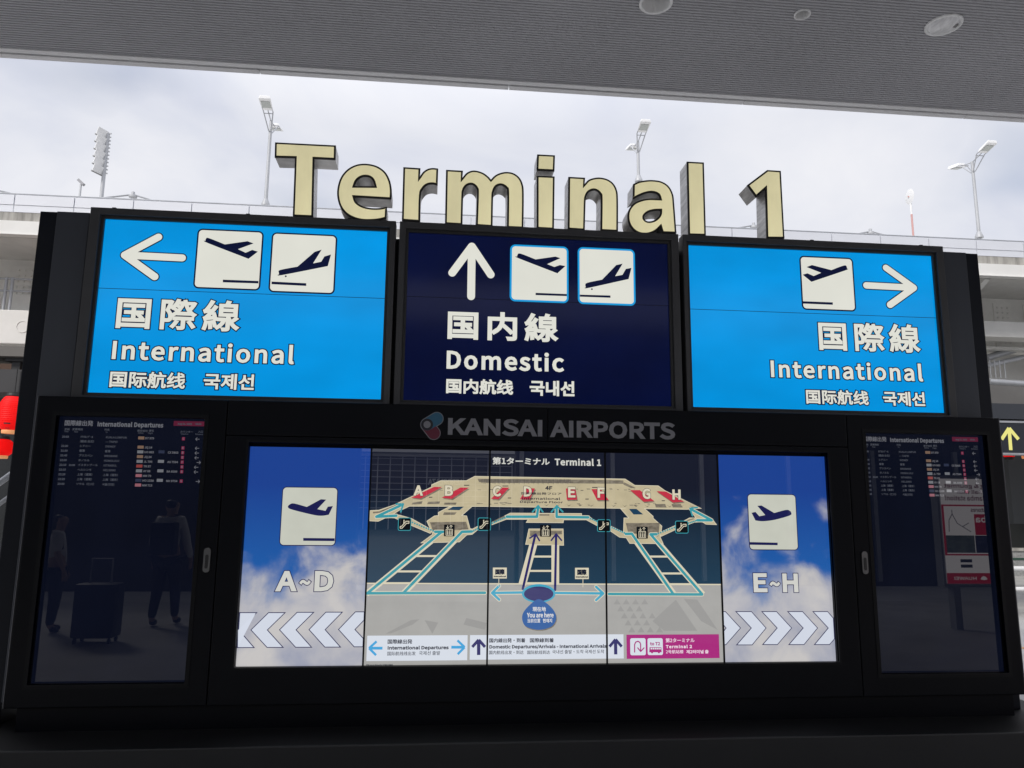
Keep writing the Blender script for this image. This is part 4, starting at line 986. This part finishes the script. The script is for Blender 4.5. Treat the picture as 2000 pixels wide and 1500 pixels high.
# ---------------------------------------------------------------- lamps and masts above the parapet
M_pole = mat('pole_grey', (.46, .47, .49), .5, .2, noise=((2, 2, .7), .18, 5))
M_head = mat('lamp_head_white', (.80, .80, .80), .4)
M_len2 = mat('lamp_lens', (.42, .44, .42), .2)
def twin_lamp(base, top, Y, label, arm=.62):
    t_ = W(*top, Y); b0 = W(*base, Y); xx = (t_.x+b0.x)/2
    t = thing('street_lamp', label, 'street lamp', (xx, Y, 8.1), 'twin headed lamps along the elevated road')
    MB().tube([(xx, Y, 8.1), (xx, Y, t_.z)], .062, 12, .045).build('pole', M_pole, t, smooth=True)
    MB().lathe((xx, Y, b0.z-.05), [(.12, 0), (.12, .05), (.085, .14), (.065, .2)], 12).build('base_collar', M_pole, t, smooth=True)
    for s in (-1, 1):
        y0 = Y+s*arm*.55; y1 = Y+s*(arm+.30)
        b = MB()
        for dx in (-.13, .13):
            b.tube([(xx+dx*.25, Y+s*.05, t_.z-.35), (xx+dx, y0+s*.05, t_.z+.06), (xx+dx, y0+s*.25, t_.z+.1)], .017, 6)
        b.tube([(xx, Y, t_.z-.02), (xx, y0+s*.2, t_.z+.10)], .017, 6); b.tube([(xx-.13, y0, t_.z+.04), (xx+.13, y0, t_.z+.04)], .014, 6); b.build('bracket_arm', M_pole, t)
        b = MB(); w0, w1 = .15, .17
        za = t_.z+.06; zb_ = t_.z+.20
        ya, yb = (y0+s*.12, y1)
        b.add([(xx-w0, ya, za), (xx+w0, ya, za), (xx+w1, yb, za+.1), (xx-w1, yb, za+.1), (xx-w0*.7, ya, za+.12), (xx+w0*.7, ya, za+.12), (xx+w1*.8, yb, zb_+.06), (xx-w1*.8, yb, zb_+.06)],
              [(0,3,2,1),(4,5,6,7),(0,1,5,4),(1,2,6,5),(2,3,7,6),(3,0,4,7)])
        hd = b.build('lamp_head', M_head, t, bevel=.02)
        b = MB(); k0, k1 = .25, .8; ll = lambda k, s_: (xx+s_*.12, ya+(yb-ya)*k, za+.1*k-.012)
        b.add([ll(k0, -1), ll(k0, 1), ll(k1, 1), ll(k1, -1)], [(0, 1, 2, 3)]); b.build('lens', M_len2, hd)
twin_lamp((519, 399), (529, 236), 21.0, 'twin headed street lamp beside the letter T, leftmost of the twin lamps')
twin_lamp((1246, 352), (1247, 277), 21.5, 'twin headed street lamp standing above the letter a')
twin_lamp((1912, 462), (1899, 316), 21.0, 'twin headed street lamp at the far right, beside the thin red and white mast')
# louvred floodlight panel on a mast
Y0 = 30.0; P1 = W(191, 246, Y0); P2 = WZ(210.5, 257, P1.z); P4 = W(183, 332, Y0); P3 = WZ(199.5, 343.5, P4.z)
xl = (P1.x+P4.x)/2; 
t = thing('louvre_mast', 'tall narrow panel of pale louvres on a mast at far left', 'mast', (P2.x, P2.y, 8.1))
dirv = Vector((P2.x-P1.x, P2.y-P1.y, 0)); hz_ = P1.z-P4.z
nrm = Vector((dirv.y, -dirv.x, 0)).normalized()
for i in range(6):
    za = P4.z+hz_*i/6; zb_ = P4.z+hz_*(i+1)/6-.03
    b = MB(); A = Vector((xl, Y0, za)); B = A+dirv; o_ = nrm*.08
    up_ = Vector((0, 0, zb_-za))
    b.add([A-o_, B-o_, B+up_+o_*.3, A+up_+o_*.3, A-o_+nrm*.03, B-o_+nrm*.03, B+up_+o_*.3+nrm*.03, A+up_+o_*.3+nrm*.03], [(0,1,2,3),(7,6,5,4),(0,4,5,1),(1,5,6,2),(2,6,7,3),(3,7,4,0)])
    b.build('louvre_blade', M_head, t)
    b = MB(); b.beam(A-o_*1.35, B-o_*1.35, .035, .05); b.build('louvre_rail', mat('rail_grey', (.30, .30, .30), .6), t)
mp0 = Vector((xl, Y0, 0))+dirv*1.02
b = MB(); b.tube([(mp0.x, mp0.y, 8.1), (mp0.x, mp0.y, P1.z-.1)], .075, 10); b.build('pole', M_pole, t, smooth=True)
b = MB()
for i in range(12): b.box(mp0.x+.04, mp0.x+.13, mp0.y-.03, mp0.y+.03, P4.z+hz_*(i+.4)/12, P4.z+hz_*(i+.4)/12+.04)
b.build('climbing_peg', M_pole, t)
# small lamp far left
a = W(155, 388, 26); b_ = W(158.5, 360, 26)
t = thing('spot_lamp', 'small single lamp on a short pole left of the louvre mast', 'lamp', (a.x, 26, 8.1))
b = MB(); b.tube([(a.x, 26, 8.1), (a.x, 26, b_.z)], .035, 8); b.build('pole', M_pole, t)
b = MB(); b.beam((a.x-.10, 26, b_.z+.16), (a.x+.10, 26, b_.z-.02), .12, .09); b.build('lamp_head', mat('spot_grey', (.3, .3, .32), .5), t, bevel=.01)
# thin striped mast with an oval dish seen edge on
a = W(1784, 462, 30); b_ = W(1776.5, 372, 30); xx = (a.x+b_.x)/2
t = thing('striped_mast', 'thin red and white mast carrying a pale dish seen nearly edge on', 'mast', (xx, 30, 8.1))
M_red = mat('mast_red', (.60, .34, .32), .5); 
n_ = 7; zz0, zz1 = 8.1, b_.z
for i in range(n_):
    b = MB(); b.tube([(xx, 30, zz0+(zz1-zz0)*i/n_), (xx, 30, zz0+(zz1-zz0)*(i+1)/n_)], .042, 8); b.build('mast_section', M_red if i % 2 else M_head, t)
c = W(1773, 384, 30); b = MB()
ring_ = []
for r_, h_ in ((.001, 0), (.15, -.02), (.26, -.055), (.32, -.09)):
    ring_.append([(xx-.06-h_*.4, 30-.30*0+r_*math.cos(2*math.pi*k/24)*1.0, c.z+r_*math.sin(2*math.pi*k/24)*1.05) for k in range(24)])
for i in range(3):
    for k in range(24): 
        pass
vs = [p for rr in ring_ for p in rr]; fs = [(i*24+k, i*24+(k+1) % 24, (i+1)*24+(k+1) % 24, (i+1)*24+k) for i in range(3) for k in range(24)]
b.add(vs, fs); b.build('dish', M_head, t, smooth=True)
b = MB(); b.beam((xx, 30, c.z), (xx-.1, 30, c.z), .05, .05); b.build('dish_mount', M_red, t)
# stay nodes with cables rising behind the parapet
M_cab = mat('cable_grey', (.34, .35, .37), .5, .3)
def stay(px, py, label, w=78, Y=23.0):
    c = W(px, py, Y); t = thing('cable_stay', label, 'cable stay', (c.x, Y, 8.1), 'stay nodes behind the parapet')
    b = MB(); b.tube([(c.x, Y, 8.1), (c.x, Y, c.z)], .045, 8); b.build('post', M_pole, t)
    MB().lathe((c.x, Y, c.z-.12), [(.05, 0), (.12, .03), (.12, .09), (.05, .12), (.05, .20), (.02, .22)], 12).build('cap', M_pole, t, smooth=True)
    for s, dz in ((-1, .36), (1, .42)):
        b = MB(); b.tube([(c.x, Y, c.z), (c.x+s*w*.0153, Y-.3, c.z-dz)], .025, 6); b.build('cable', M_cab, t)
        b = MB(); b.tube([(c.x, Y, c.z-.04), (c.x+s*.30, Y+.2, c.z-.42)], .020, 6); b.build('strut', M_cab, t)
stay(260, 380, 'stay node with thin cables right of the louvre mast')
stay(1076, 427, 'stay node with thin cables showing between the letters m and i')
stay(1472, 440, 'stay node with thin cables left of the figure 1')
stay(1700, 452, 'stay node with thin cables left of the striped mast')
stay(-30, 366, 'stay node at the left edge, only its right hand cable showing', 110)

# ================================================================ shop front and walls under the road
shop = thing('station_building', 'dark glazed building under the elevated road', 'building', (2, 25, 0))
b = MB(); b.box(-32, 45, 29, 29.4, 0, 8.35); b.build('upper_wall', mat('upper_wall_grey', (.16, .155, .15), .7, noise=((.4, .4, .4), .2, 5)), shop)
b = MB(); b.box(-32, 45, 25, 25.4, 0, 5.1); b.build('wall', M_dark, shop)
for i in range(-10, 15):
    b = MB(); b.box(i*3+.06, i*3+2.94, 24.93, 24.99, .3, 4.0); w_ = b.build('window', M_dglass, shop)
    b = MB(); b.box(i*3-.05, i*3+.05, 24.86, 25.02, 0, 4.2); b.build('mullion', M_galv, w_)
b = MB(); b.box(-32, 45, 23.2, 25, 4.35, 4.9); b.build('soffit', M_brown, shop)
b = MB(); b.box(-32, 45, 23.0, 23.2, 4.2, 5.1); b.build('fascia', M_dark, shop)
# dark fascia with the arrow sign, right
Y = 12.0
fa = thing('entrance_canopy', 'dark entrance canopy at the right edge above the arrow sign', 'canopy', (10.6, Y, 0))
b = MB(); b.box(8.6, 18, Y, Y+3, W(1960, 818, Y).z, W(1960, 788, Y).z); b.build('fascia', mat('fascia_slate', (.030, .034, .042), .4), fa)
b = MB(); b.box(8.7, 18, Y+.15, Y+2.9, W(1960, 824, Y).z, W(1960, 818, Y).z-.002); b.build('soffit', M_galv, fa)
b = MB(); b.box(11.6, 20, Y+2.6, Y+2.75, W(1990, 1023, Y+2.6).z, 3.0); b.build('side_wall', mat('slate_wall', (.055, .060, .064), .6, noise=((.5, .5, .5), .15, 4)), fa)
for xp in (12.9, 12.98, 14.6): b = MB(); b.box(xp, xp+.03, Y+2.57, Y+2.598, W(1990, 1023, Y+2.6).z, 3.0); b.build('wall_joint', M_dark, fa)
for xp in (8.9+.9, 15.5):
    b = MB(); b.box(xp, xp+.25, Y+2.5, Y+2.8, 0, 3.1); b.build('post', M_dark, fa)
p, q = W(1946, 884, Y-.02), W(2046, 827, Y-.02)
t = thing('arrow_sign', 'dark hanging sign with a pale yellow arrow pointing up', 'sign', ((p.x+q.x)/2, Y, p.z))
b = MB(); b.box(p.x, q.x, Y-.02, Y+.16, p.z, q.z-.004); b.build('sign_box', mat('sign_box_dark', (.014, .017, .024), .35), t, bevel=.008)
b = MB(); b.box(p.x-.01, q.x+.01, Y-.03, Y+.17, q.z-.004, q.z+.028); b.build('top_trim', M_galv, t)
b = MB(); b.box(p.x-.01, q.x+.01, Y-.03, Y+.17, p.z-.03, p.z); b.build('bottom_trim', M_galv, t)
ya = lambda *a: onp(a, Y-.03)
tp, tl, a1, a2 = ya((1971.5, 836), (1975, 879), (1957, 858), (1990, 858))
E_y = scr('arrow_yellow', (232, 226, 130), rough=.3)
b = MB(); b.flat(bar(tl, (tp[0], tp[1]-.02), .031), Y-.022); b.flat(bar(a1, tp, .030), Y-.0224); b.flat(bar(tp, a2, .030), Y-.0228); b.build('arrow', E_y, t)
# paper lanterns
M_lan = mat('lantern_red', (.50, .004, .004), .55, 0, .2, (226, 6, 6), .72, noise=((1, 1, 26), .12, 2))
M_gold = mat('lantern_band', (.72, .36, .16), .5, 0, .3, (232, 150, 92), .35)
M_blk = mat('lantern_black', (.01, .01, .01), .5)
def lantern(px, py, r, h, Y, label, band=None):
    c = W(px, py, Y); t = thing('paper_lantern', label, 'lantern', (c.x, Y, c.z-h/2), 'red paper lanterns')
    prof = []
    for i in range(37):
        u = i/36; z_ = -h/2+h*u; s = abs(2*u-1)
        prof.append((r*(1-s**3.2*.42)-(.006 if i % 2 else 0), z_))
    MB().lathe((c.x, Y, c.z), prof, 32, cap=False).build('paper_body', M_lan, t, smooth=True)
    MB().lathe((c.x, Y, c.z), [(r*.60, -h/2-.045), (r*.63, -h/2-.01), (r*.60, -h/2+.012)], 32).build('bottom_band', band or M_gold, t)
    MB().lathe((c.x, Y, c.z), [(r*.60, h/2-.012), (r*.62, h/2+.01), (r*.58, h/2+.05)], 32).build('top_cap', M_blk, t)
    b = MB()                                        # brush strokes on the paper, facing out
    for a0, zc, ww in ((-.10, -.33, .26), (-.05, -.45, .22)):
        vs = []
        for k in range(7):
            an = -math.pi/2+a0+ww*2*k/6
            u_ = zc+.5; s = abs(2*u_-1); rr = r*(1-s**3.2*.42)+.004
            for dz in (0, .022): vs.append((c.x+rr*math.cos(an), Y+rr*math.sin(an), c.z+h*zc+dz))
        b.add(vs, [(2*k, 2*k+2, 2*k+3, 2*k+1) for k in range(6)])
    b.build('brush_mark', M_blk, t)
    b = MB(); b.tube([(c.x, Y, c.z+h/2), (c.x, Y, c.z+h/2+.5)], .008, 6); b.build('cord', M_blk, t)
lantern(24, 808, .215, .60, 14.0, 'large red lantern, the upper one at the left edge')
lantern(2, 874, .20, .30, 14.6, 'red lantern below the upper one at the left edge')
lantern(1969, 871, .13, .44, 13.5, 'red lantern half hidden behind the arrow sign', M_blk)
lantern(2003, 872, .13, .36, 13.3, 'red lantern at the right edge showing its orange band')
for xa, xb, Y_ in ((-11, -5.0, 14.3),):
    p = W(20, 770, Y_)
    lb = thing('lantern_beam', 'dark beam from which the left lanterns hang', 'beam', (-8, Y_, p.z))
    b = MB(); b.box(xa, xb, Y_-.25, Y_+.45, p.z, W(20, 726, Y_).z); b.build('beam', M_dark, lb)
    zs = W(20, 702, Y_+.5).z; b = MB(); b.box(xa, xb, Y_+.47, Y_+3.2, zs, zs+.12); b.build('soffit', M_brown, lb)
    q = W(33, 726, Y_); b = MB(); b.box(q.x-.05, q.x+.09, Y_-.1, Y_+.1, q.z, W(20, 699, Y_).z-.02); b.box(q.x-.14, q.x+.18, Y_-.15, Y_+.15, W(20, 708, Y_).z, W(20, 699, Y_).z-.02); b.build('hanger', M_dark, lb)
    b = MB(); b.box(xa, xb, Y_-.28, Y_+.48, W(20, 699, Y_).z-.02, W(20, 682, Y_).z); b.build('top_flange', mat('flange_brown', (.12, .11, .10), .6), lb)
    for xq in (-10.6, -5.4):
        b = MB(); b.box(xq-.1, xq+.1, Y_, Y_+.2, 0, p.z); b.build('post', M_dark, lb)
# street wall, guard rail and handrail at the edges of the view
t = thing('street_wall', 'low speckled concrete wall beyond the road at right', 'wall', (14, 22, 0))
b = MB(); b.box(8.6, 30, 21.6, 21.9, 0, .72); b.build('wall', mat('speckled_wall', (.30, .30, .295), .8, noise=((14, 14, 14), .35, 6)), t)
b = MB(); b.box(8.6, 30, 21.55, 21.95, .72, .80); b.build('coping', M_conc, t)
b = MB(); b.box(8.6, 30, 21.58, 21.60, .46, .52); b.build('green_stripe', mat('green_dark', (.02, .06, .04), .5), t)
t = thing('guard_rail', 'pale guard rail along the road at the right edge', 'guard rail', (9, 13, 0))
for i in range(5):
    b = MB(); b.tube([(8.2+i*1.8, 12.8, 0), (8.2+i*1.8, 12.8, .85)], .05, 10); b.build('post', M_galv, t)
for zz_ in (.45, .8): b = MB(); b.tube([(7.6, 12.8, zz_), (16, 12.8, zz_)], .04, 10); b.build('rail', M_head, t)
b = MB(); b.beam((8.3, 12.85, .05), (9.1, 12.85, .78), .05, .05); b.build('brace', M_head, t)
b = MB()
for i in range(14): b.add([(6.0+i*1.6, 9.6, .004), (6.9+i*1.6, 9.6, .004), (6.9+i*1.6, 9.72, .004), (6.0+i*1.6, 9.72, .004)], [(0, 1, 2, 3)])
struct(b.build('road_marking', mat('marking_orange', (.62, .30, .08), .7)))
t = thing('handrail', 'slanting metal handrail at the left edge below the lanterns', 'handrail', (-6.3, 9, 0))
p, q = W(24, 925, 9), W(-60, 985, 9)
b = MB(); b.tube([q, p, p+Vector((.8, 0, .5))], .035, 12); b.build('rail', M_galv, t, smooth=True)
b = MB(); b.tube([q-Vector((0, 0, .25)), p-Vector((0, 0, .25)), p+Vector((.8, 0, .25))], .025, 12); b.build('rail', M_galv, t, smooth=True)
for k in (0, 1): v = q if k else p; b = MB(); b.tube([(v.x, v.y, 0), v], .025, 8); b.build('post', M_galv, t)

# ================================================================ behind the photographer, mirrored in the dark screens
VM = lambda px, py, Y: (lambda v: Vector((v.x, 2*YL-v.y, v.z)))(W(px, py, 2*YL-Y))      # place seen by reflection in the screens
g = MB(); g.add([(-80, -69.9, .006), (80, -69.9, .006), (80, -9.5, .006), (-80, -9.5, .006)], [(0, 1, 2, 3)])
struct(g.build('dark_ground_sheet', mat('dark_sheet_grey', (.055, .055, .058), .85, noise=((.5, .5, .5), .25, 6))))  # added dark sheet, dims the sunlit ground mirrored in the map
ob = thing('office_building', 'glazed office building across the road, mirrored in the map screens', 'building', (-3, -70, 0))
Yb = -70; pA, pB = VM(738, 905, Yb), VM(1000, 905, Yb); zE = VM(840, 893, Yb).z
b = MB(); b.box(-60, 70, Yb-12, Yb-.3, 0, 22); b.build('wall', mat('office_grey', (.10, .10, .11), .7), ob)  # height above the eave added to block sky from the kiosk's reflections
b = MB(); b.box(pA.x-40, pB.x, Yb-.3, Yb, 0, zE); b.build('glazing', mat('office_glass', (.02, .022, .03), .12), ob)
M_mul = mat('mullion_pale', (.70, .70, .74), .5)
step = 1.24; n_ = int((pB.x-(pA.x-40))/step)
b = MB()
for i in range(n_): b.box(pB.x-i*step-.05, pB.x-i*step+.05, Yb, Yb+.12, 0, zE)
for k in range(9): b.box(pA.x-40, pB.x, Yb, Yb+.11, zE-.2-k*.62-.03, zE-.2-k*.62+.03)
b.build('curtain_grid', M_mul, ob)
b = MB(); b.box(pA.x-40, pB.x+2, Yb-.2, Yb+1.6, zE+.35, zE+1.7); b.box(pA.x-40, pB.x+2, Yb-.2, Yb+.6, zE, zE+.3); b.build('eave', M_head, ob)
A0, A1 = VM(836, 947, Yb), VM(905, 936, Yb)
t_ = MB(); write(t_, 'AEROPLAZA', 0, abs(A1.x-A0.x), A0.z, A1.z, 0, bold=.03); xr_ = max(A0.x, A1.x)
m = MB(); m.add([(xr_-v[0], Yb+.25-v[1], v[2]) for v in t_.v], t_.f); m.build('lettering', M_head, ob)
dk = thing('shop_wall', 'dark shop wall behind the photographer, mirrored in the right hand screens', 'wall', (7, -9, 0))
pC = VM(1010, 950, -9); b = MB(); b.box(pC.x, 24, -9.6, -9.3, .0, 4.6); b.build('wall', M_dark, dk)
for i in range(9):
    b = MB(); b.box(pC.x+.2+i*2.2, pC.x+2.2+i*2.2, -9.3, -9.26, .5, 3.2); w_ = b.build('window', M_dglass, dk)
    b = MB(); b.box(pC.x+.08+i*2.2, pC.x+.18+i*2.2, -9.3, -9.2, .12, 3.3); b.build('mullion', M_galv, w_)
dl = thing('kiosk_shelter', 'dark panelled shelter wall behind the photographer at left', 'wall', (-9, -8, 0))
b = MB(); b.box(-24, VM(700, 950, -8).x, -8.4, -8, 0, 4.4); b.build('wall', M_dark, dl)
# backlit poster facing the kiosk
Yp = -1.4
a, bq = VM(1838, 1140, Yp), VM(1846, 935, Yp); xw = 1.10
px0 = (a.x+bq.x)/2; pz0, pz1 = a.z, bq.z
po = thing('poster_stand', 'backlit poster stand with red and white panels, mirrored in the right board', 'poster', (px0+xw/2, Yp, .12))
b = MB(); b.box(px0-.04, px0+xw+.04, Yp-.16, Yp-.01, pz0-.05, pz1+.05); b.box(px0+.1, px0+.2, Yp-.15, Yp-.02, .12, pz0-.05); b.box(px0+xw-.2, px0+xw-.1, Yp-.15, Yp-.02, .12, pz0-.05)
b.build('frame', M_galv, po)
E_pw = scr('poster_white', (232, 226, 226), estr=2.6); E_pr = scr('poster_red', (190, 30, 46), estr=2.1); E_pt = scr('poster_text', (150, 40, 52)); E_ph = scr('poster_photo', (112, 122, 112), ((9, 9, 9), .5, 5)); E_pb = scr('poster_photo_dark', (52, 54, 80), ((7, 7, 7), .6, 4)); E_pg = scr('poster_grey', (66, 64, 70))
hh = pz1-pz0
def pq(mb, u0, u1, v0, v1, k): mb.add([(px0+u0*xw, Yp+.001*k, pz0+v0*hh), (px0+u1*xw, Yp+.001*k, pz0+v0*hh), (px0+u1*xw, Yp+.001*k, pz0+v1*hh), (px0+u0*xw, Yp+.001*k, pz0+v1*hh)], [(0, 1, 2, 3)])
def pw(mb, s, u0, u1, v0, v1, k, bold=.002):
    t_ = MB(); write(t_, s, 0, (u1-u0)*xw, pz0+v0*hh, pz0+v1*hh, 0, bold=bold)
    mb.add([(px0+u1*xw-v[0], Yp+.001*k-v[1], v[2]) for v in t_.v], t_.f)
m = MB(); pq(m, 0, 1, 0, 1, 1); pn = m.build('panel', E_pw, po)
m = MB(); pq(m, 0, 1, 0, .10, 2); pq(m, 0, 1, .265, .28, 2); pq(m, 0, .03, .28, .74, 2); pq(m, .44, 1, .46, .66, 2); pq(m, 0, 1, .735, .75, 2); m.build('red_block', E_pr, po)
m = MB(); pq(m, .03, .42, .29, .455, 2); m.build('photo', E_ph, po); m = MB(); pq(m, .43, .98, .29, .455, 2); m.build('photo', E_pb, po)
m = MB(); pw(m, 'Shopping & gourmet', .06, 1.0, .90, .955, 3); pw(m, 'shopping mall with', .24, 1.0, .845, .895, 3); pw(m, 'access to Namba station!', .06, 1.0, .79, .84, 3); pw(m, 'about 800 stores', .40, .96, .68, .725, 3); m.build('lettering', E_pt, po)
m = MB(); pw(m, 'Namba', .46, .90, .58, .645, 3, .004); pw(m, 'City', .70, .90, .48, .56, 3, .004); m.build('lettering', E_pw, po)
m = MB()
for (u, v), (u2, v2) in (((.14, .70), (.14, .66)), ((.14, .66), (.09, .60)), ((.09, .60), (.08, .49)), ((.14, .66), (.20, .57)), ((.20, .57), (.38, .49)), ((.27, .54), (.36, .575))):
    A = Vector((px0+u*xw, Yp+.003, pz0+v*hh)); B = Vector((px0+u2*xw, Yp+.003, pz0+v2*hh)); m.beam(A, B, .008, .004, (0, 1, 0))
for u, v in ((.2, .2), (.62, .2), (.2, .15), (.60, .15)): pq(m, u, u+.16, v, v+.03, 3)
m.build('route_sketch', E_pg, po)
m = MB(); pw(m, 'HUAWEI', .10, .40, .035, .065, 3, .0015)
for k in range(8):
    an = R(15+k*21.4); cx_, cz_ = px0+.50*xw+.0, pz0+.036*hh
    m.beam((cx_, Yp+.003, cz_+.004), (cx_+.05*math.cos(an), Yp+.003, cz_+.05*math.sin(an)), .014, .004, (0, 1, 0))
m.build('lettering', E_pw, po)

# ---------------------------------------------------------------- two travellers, seen only as reflections in the left board
M_skin = mat('skin', (.50, .33, .24), .6); M_hair = mat('hair_black', (.012, .011, .010), .5)
M_shirt = mat('shirt_white', (.80, .79, .78), .8, noise=((9, 9, 3), .10, 4)); M_trs = mat('trousers_dark', (.03, .032, .04), .85); M_shoe = mat('shoe_dark', (.02, .02, .02), .5)
def skin(name, chain, m, parent=None, loc=(0, 0, 0), root=0, lv=1):
    vs, es, rs = chain; me = bpy.data.meshes.new(name); me.from_pydata([tuple(v) for v in vs], es, [])
    o = bpy.data.objects.new(name, me); C.objects.link(o); me.materials.append(m)
    md = o.modifiers.new('skin', 'SKIN'); md.use_smooth_shade = True
    for i, r_ in enumerate(rs): me.skin_vertices[0].data[i].radius = (r_, r_); me.skin_vertices[0].data[i].use_root = (i == root)
    sb_ = o.modifiers.new('sub', 'SUBSURF'); sb_.levels = lv; sb_.render_levels = lv
    if parent: o.parent = parent
    else: o.location = loc
    WL[o.name] = Vector(loc); return o
def person(x, y, H, rot, label, stride, sleeve):
    f = lambda a, b, c: Vector((a*math.cos(rot)-b*math.sin(rot), a*math.sin(rot)+b*math.cos(rot), c))*H     # the figure faces -y before turning
    vs, es, rs = [], [], []
    def v(p, r_, to=None):
        vs.append(f(*p)); rs.append(r_*H)
        if to is not None: es.append((to, len(vs)-1))
        return len(vs)-1
    pel = v((0, 0, .52), .075); wa = v((0, 0, .61), .068, pel); ch = v((0, .005, .73), .082, wa); nb = v((0, .008, .815), .045, ch)
    nk = v((0, 0, .855), .030, nb); hd = v((0, -.008, .905), .048, nk); tp = v((0, -.005, .955), .046, hd)
    v((0, -.052, .900), .009, hd)                                                       # nose
    for s in (-1, 1): v((s*.052, .004, .905), .009, hd)                                  # ears
    arms = {}
    for s in (-1, 1):
        sh = v((s*.095, .005, .800), .038, ch); el = v((s*.125, -.02*s*stride, .645), .026, sh); wr = v((s*.128, -.06-.05*s*stride, .510), .017, el)
        pm = v((s*.128, -.068-.05*s*stride, .470), .018, wr); arms[s] = (sh, el, wr)
        for k in range(4):
            a = v((s*.126, -.088-.05*s*stride+k*.011, .440-.002*abs(k-1.5)), .0052, pm); v((s*.122, -.090-.05*s*stride+k*.011, .415+.004*abs(k-1.2)), .0046, a)
        a = v((s*.116, -.092-.05*s*stride, .458), .0056, pm); v((s*.110, -.096-.05*s*stride, .438), .0048, a)
    legs = {}
    for s in (-1, 1):
        hp = v((s*.052, 0, .480), .060, pel); kn = v((s*.056, -.03*s*stride-.01, .275), .040, hp); an = v((s*.058, -.07*s*stride+.01, .050), .024, kn); to = v((s*.062, -.07*s*stride-.07, .022), .020, an); legs[s] = (hp, kn, an, to)
    o = skin('person', (vs, es, rs), M_skin, None, (x, y, .12), pel); tag(o, label, 'person', 'travellers behind the photographer')
    def cloth(name, idx, ed, grow, m, cut=None):
        ids = list(idx); mp_i = {a: i for i, a in enumerate(ids)}
        pts = [vs[a].copy() for a in ids]; rr = [rs[a]+grow*H for a in ids]
        for a, b, t in cut or (): pts[mp_i[a]] = vs[b].lerp(vs[a], t)
        return skin(name, (pts, [(mp_i[a], mp_i[b]) for a, b in ed], rr), m, o, (x, y, .12), 0)
    A, B = arms[-1], arms[1]; L, Rr = legs[-1], legs[1]
    ed = [(pel, wa), (wa, ch), (ch, nb)]+[(ch, A[0]), (A[0], A[1]), (ch, B[0]), (B[0], B[1])]; ids = [pel, wa, ch, nb, A[0], A[1], B[0], B[1]]
    if sleeve: ed += [(A[1], A[2]), (B[1], B[2])]; ids += [A[2], B[2]]
    cloth('shirt', ids, ed, .010, M_shirt)
    cloth('trousers', [pel, *L[:3], *Rr[:3]], [(pel, L[0]), (L[0], L[1]), (L[1], L[2]), (pel, Rr[0]), (Rr[0], Rr[1]), (Rr[1], Rr[2])], .008, M_trs)
    for q in (L, Rr): skin('shoe', ([vs[q[2]]-Vector((0, 0, .012*H)), vs[q[3]]], [(0, 1)], [.030*H, .026*H]), M_shoe, o, (x, y, .12))
    h0 = f(0, .012, .925); h1 = f(0, .004, .965); h2 = f(0, .035, .895)
    skin('hair', ([h2, h0, h1], [(0, 1), (1, 2)], [.040*H, .054*H, .046*H]), M_hair, o, (x, y, .12))
    eye = MB()
    for s in (-1, 1): eye.lathe(tuple(Vector((x, y, .12))+f(s*.020, -.052, .915)), [(.001, -.006), (.008, 0), (.001, .006)], 8)
    eye.build('eyes', M_hair, o); mo = MB(); p_ = Vector((x, y, .12))+f(0, -.050, .878); mo.box(p_.x-.02, p_.x+.02, p_.y-.006, p_.y+.006, p_.z-.004, p_.z+.004); mo.build('mouth', mat('lip', (.30, .12, .10), .6), o)
    return o
pb = VM(328, 1100, -2.2); B_ = person(pb.x, -2.2, 1.74, R(8), 'person in a white shirt walking away with a dark backpack', 1, True)
b = MB(); b.box(pb.x-.17, pb.x+.17, -2.06, -1.88, 1.06, 1.50); bp = tag(b.build('backpack', mat('backpack_dark', (.02, .022, .03), .8), bevel=.05, smooth=True, loc=(pb.x, -1.97, 1.06)), 'dark backpack worn by the person walking away', 'backpack')
b = MB(); b.box(pb.x-.12, pb.x+.12, -1.88, -1.85, 1.10, 1.30); b.build('front_pocket', mat('pocket_dark', (.03, .03, .04), .8), bp, bevel=.012)
pa = VM(112, 1100, -1.6); A_ = person(pa.x, -1.6, 1.52, R(70), 'shorter person in a white shirt standing beside a dark suitcase', 0, False)
pc = VM(185, 1260, -.8)
t = thing('suitcase', 'dark upright suitcase standing beside the shorter person', 'suitcase', (pc.x, -.8, .12))
b = MB(); b.box(pc.x-.24, pc.x+.24, -.94, -.66, .18, .80); b.build('shell', mat('suitcase_navy', (.012, .014, .022), .4), t, bevel=.04, smooth=True)
b = MB(); b.tube([(pc.x-.12, -.8, .79), (pc.x-.12, -.8, 1.08), (pc.x+.12, -.8, 1.08), (pc.x+.12, -.8, .79)], .011, 8); b.build('handle', M_galv, t)
for sx in (-1, 1):
    for sy in (-1, 1): b = MB(); b.tube([(pc.x+sx*.19-.012, -.8+sy*.1, .15), (pc.x+sx*.19+.012, -.8+sy*.1, .15)], .03, 12); b.build('wheel', M_blk, t)
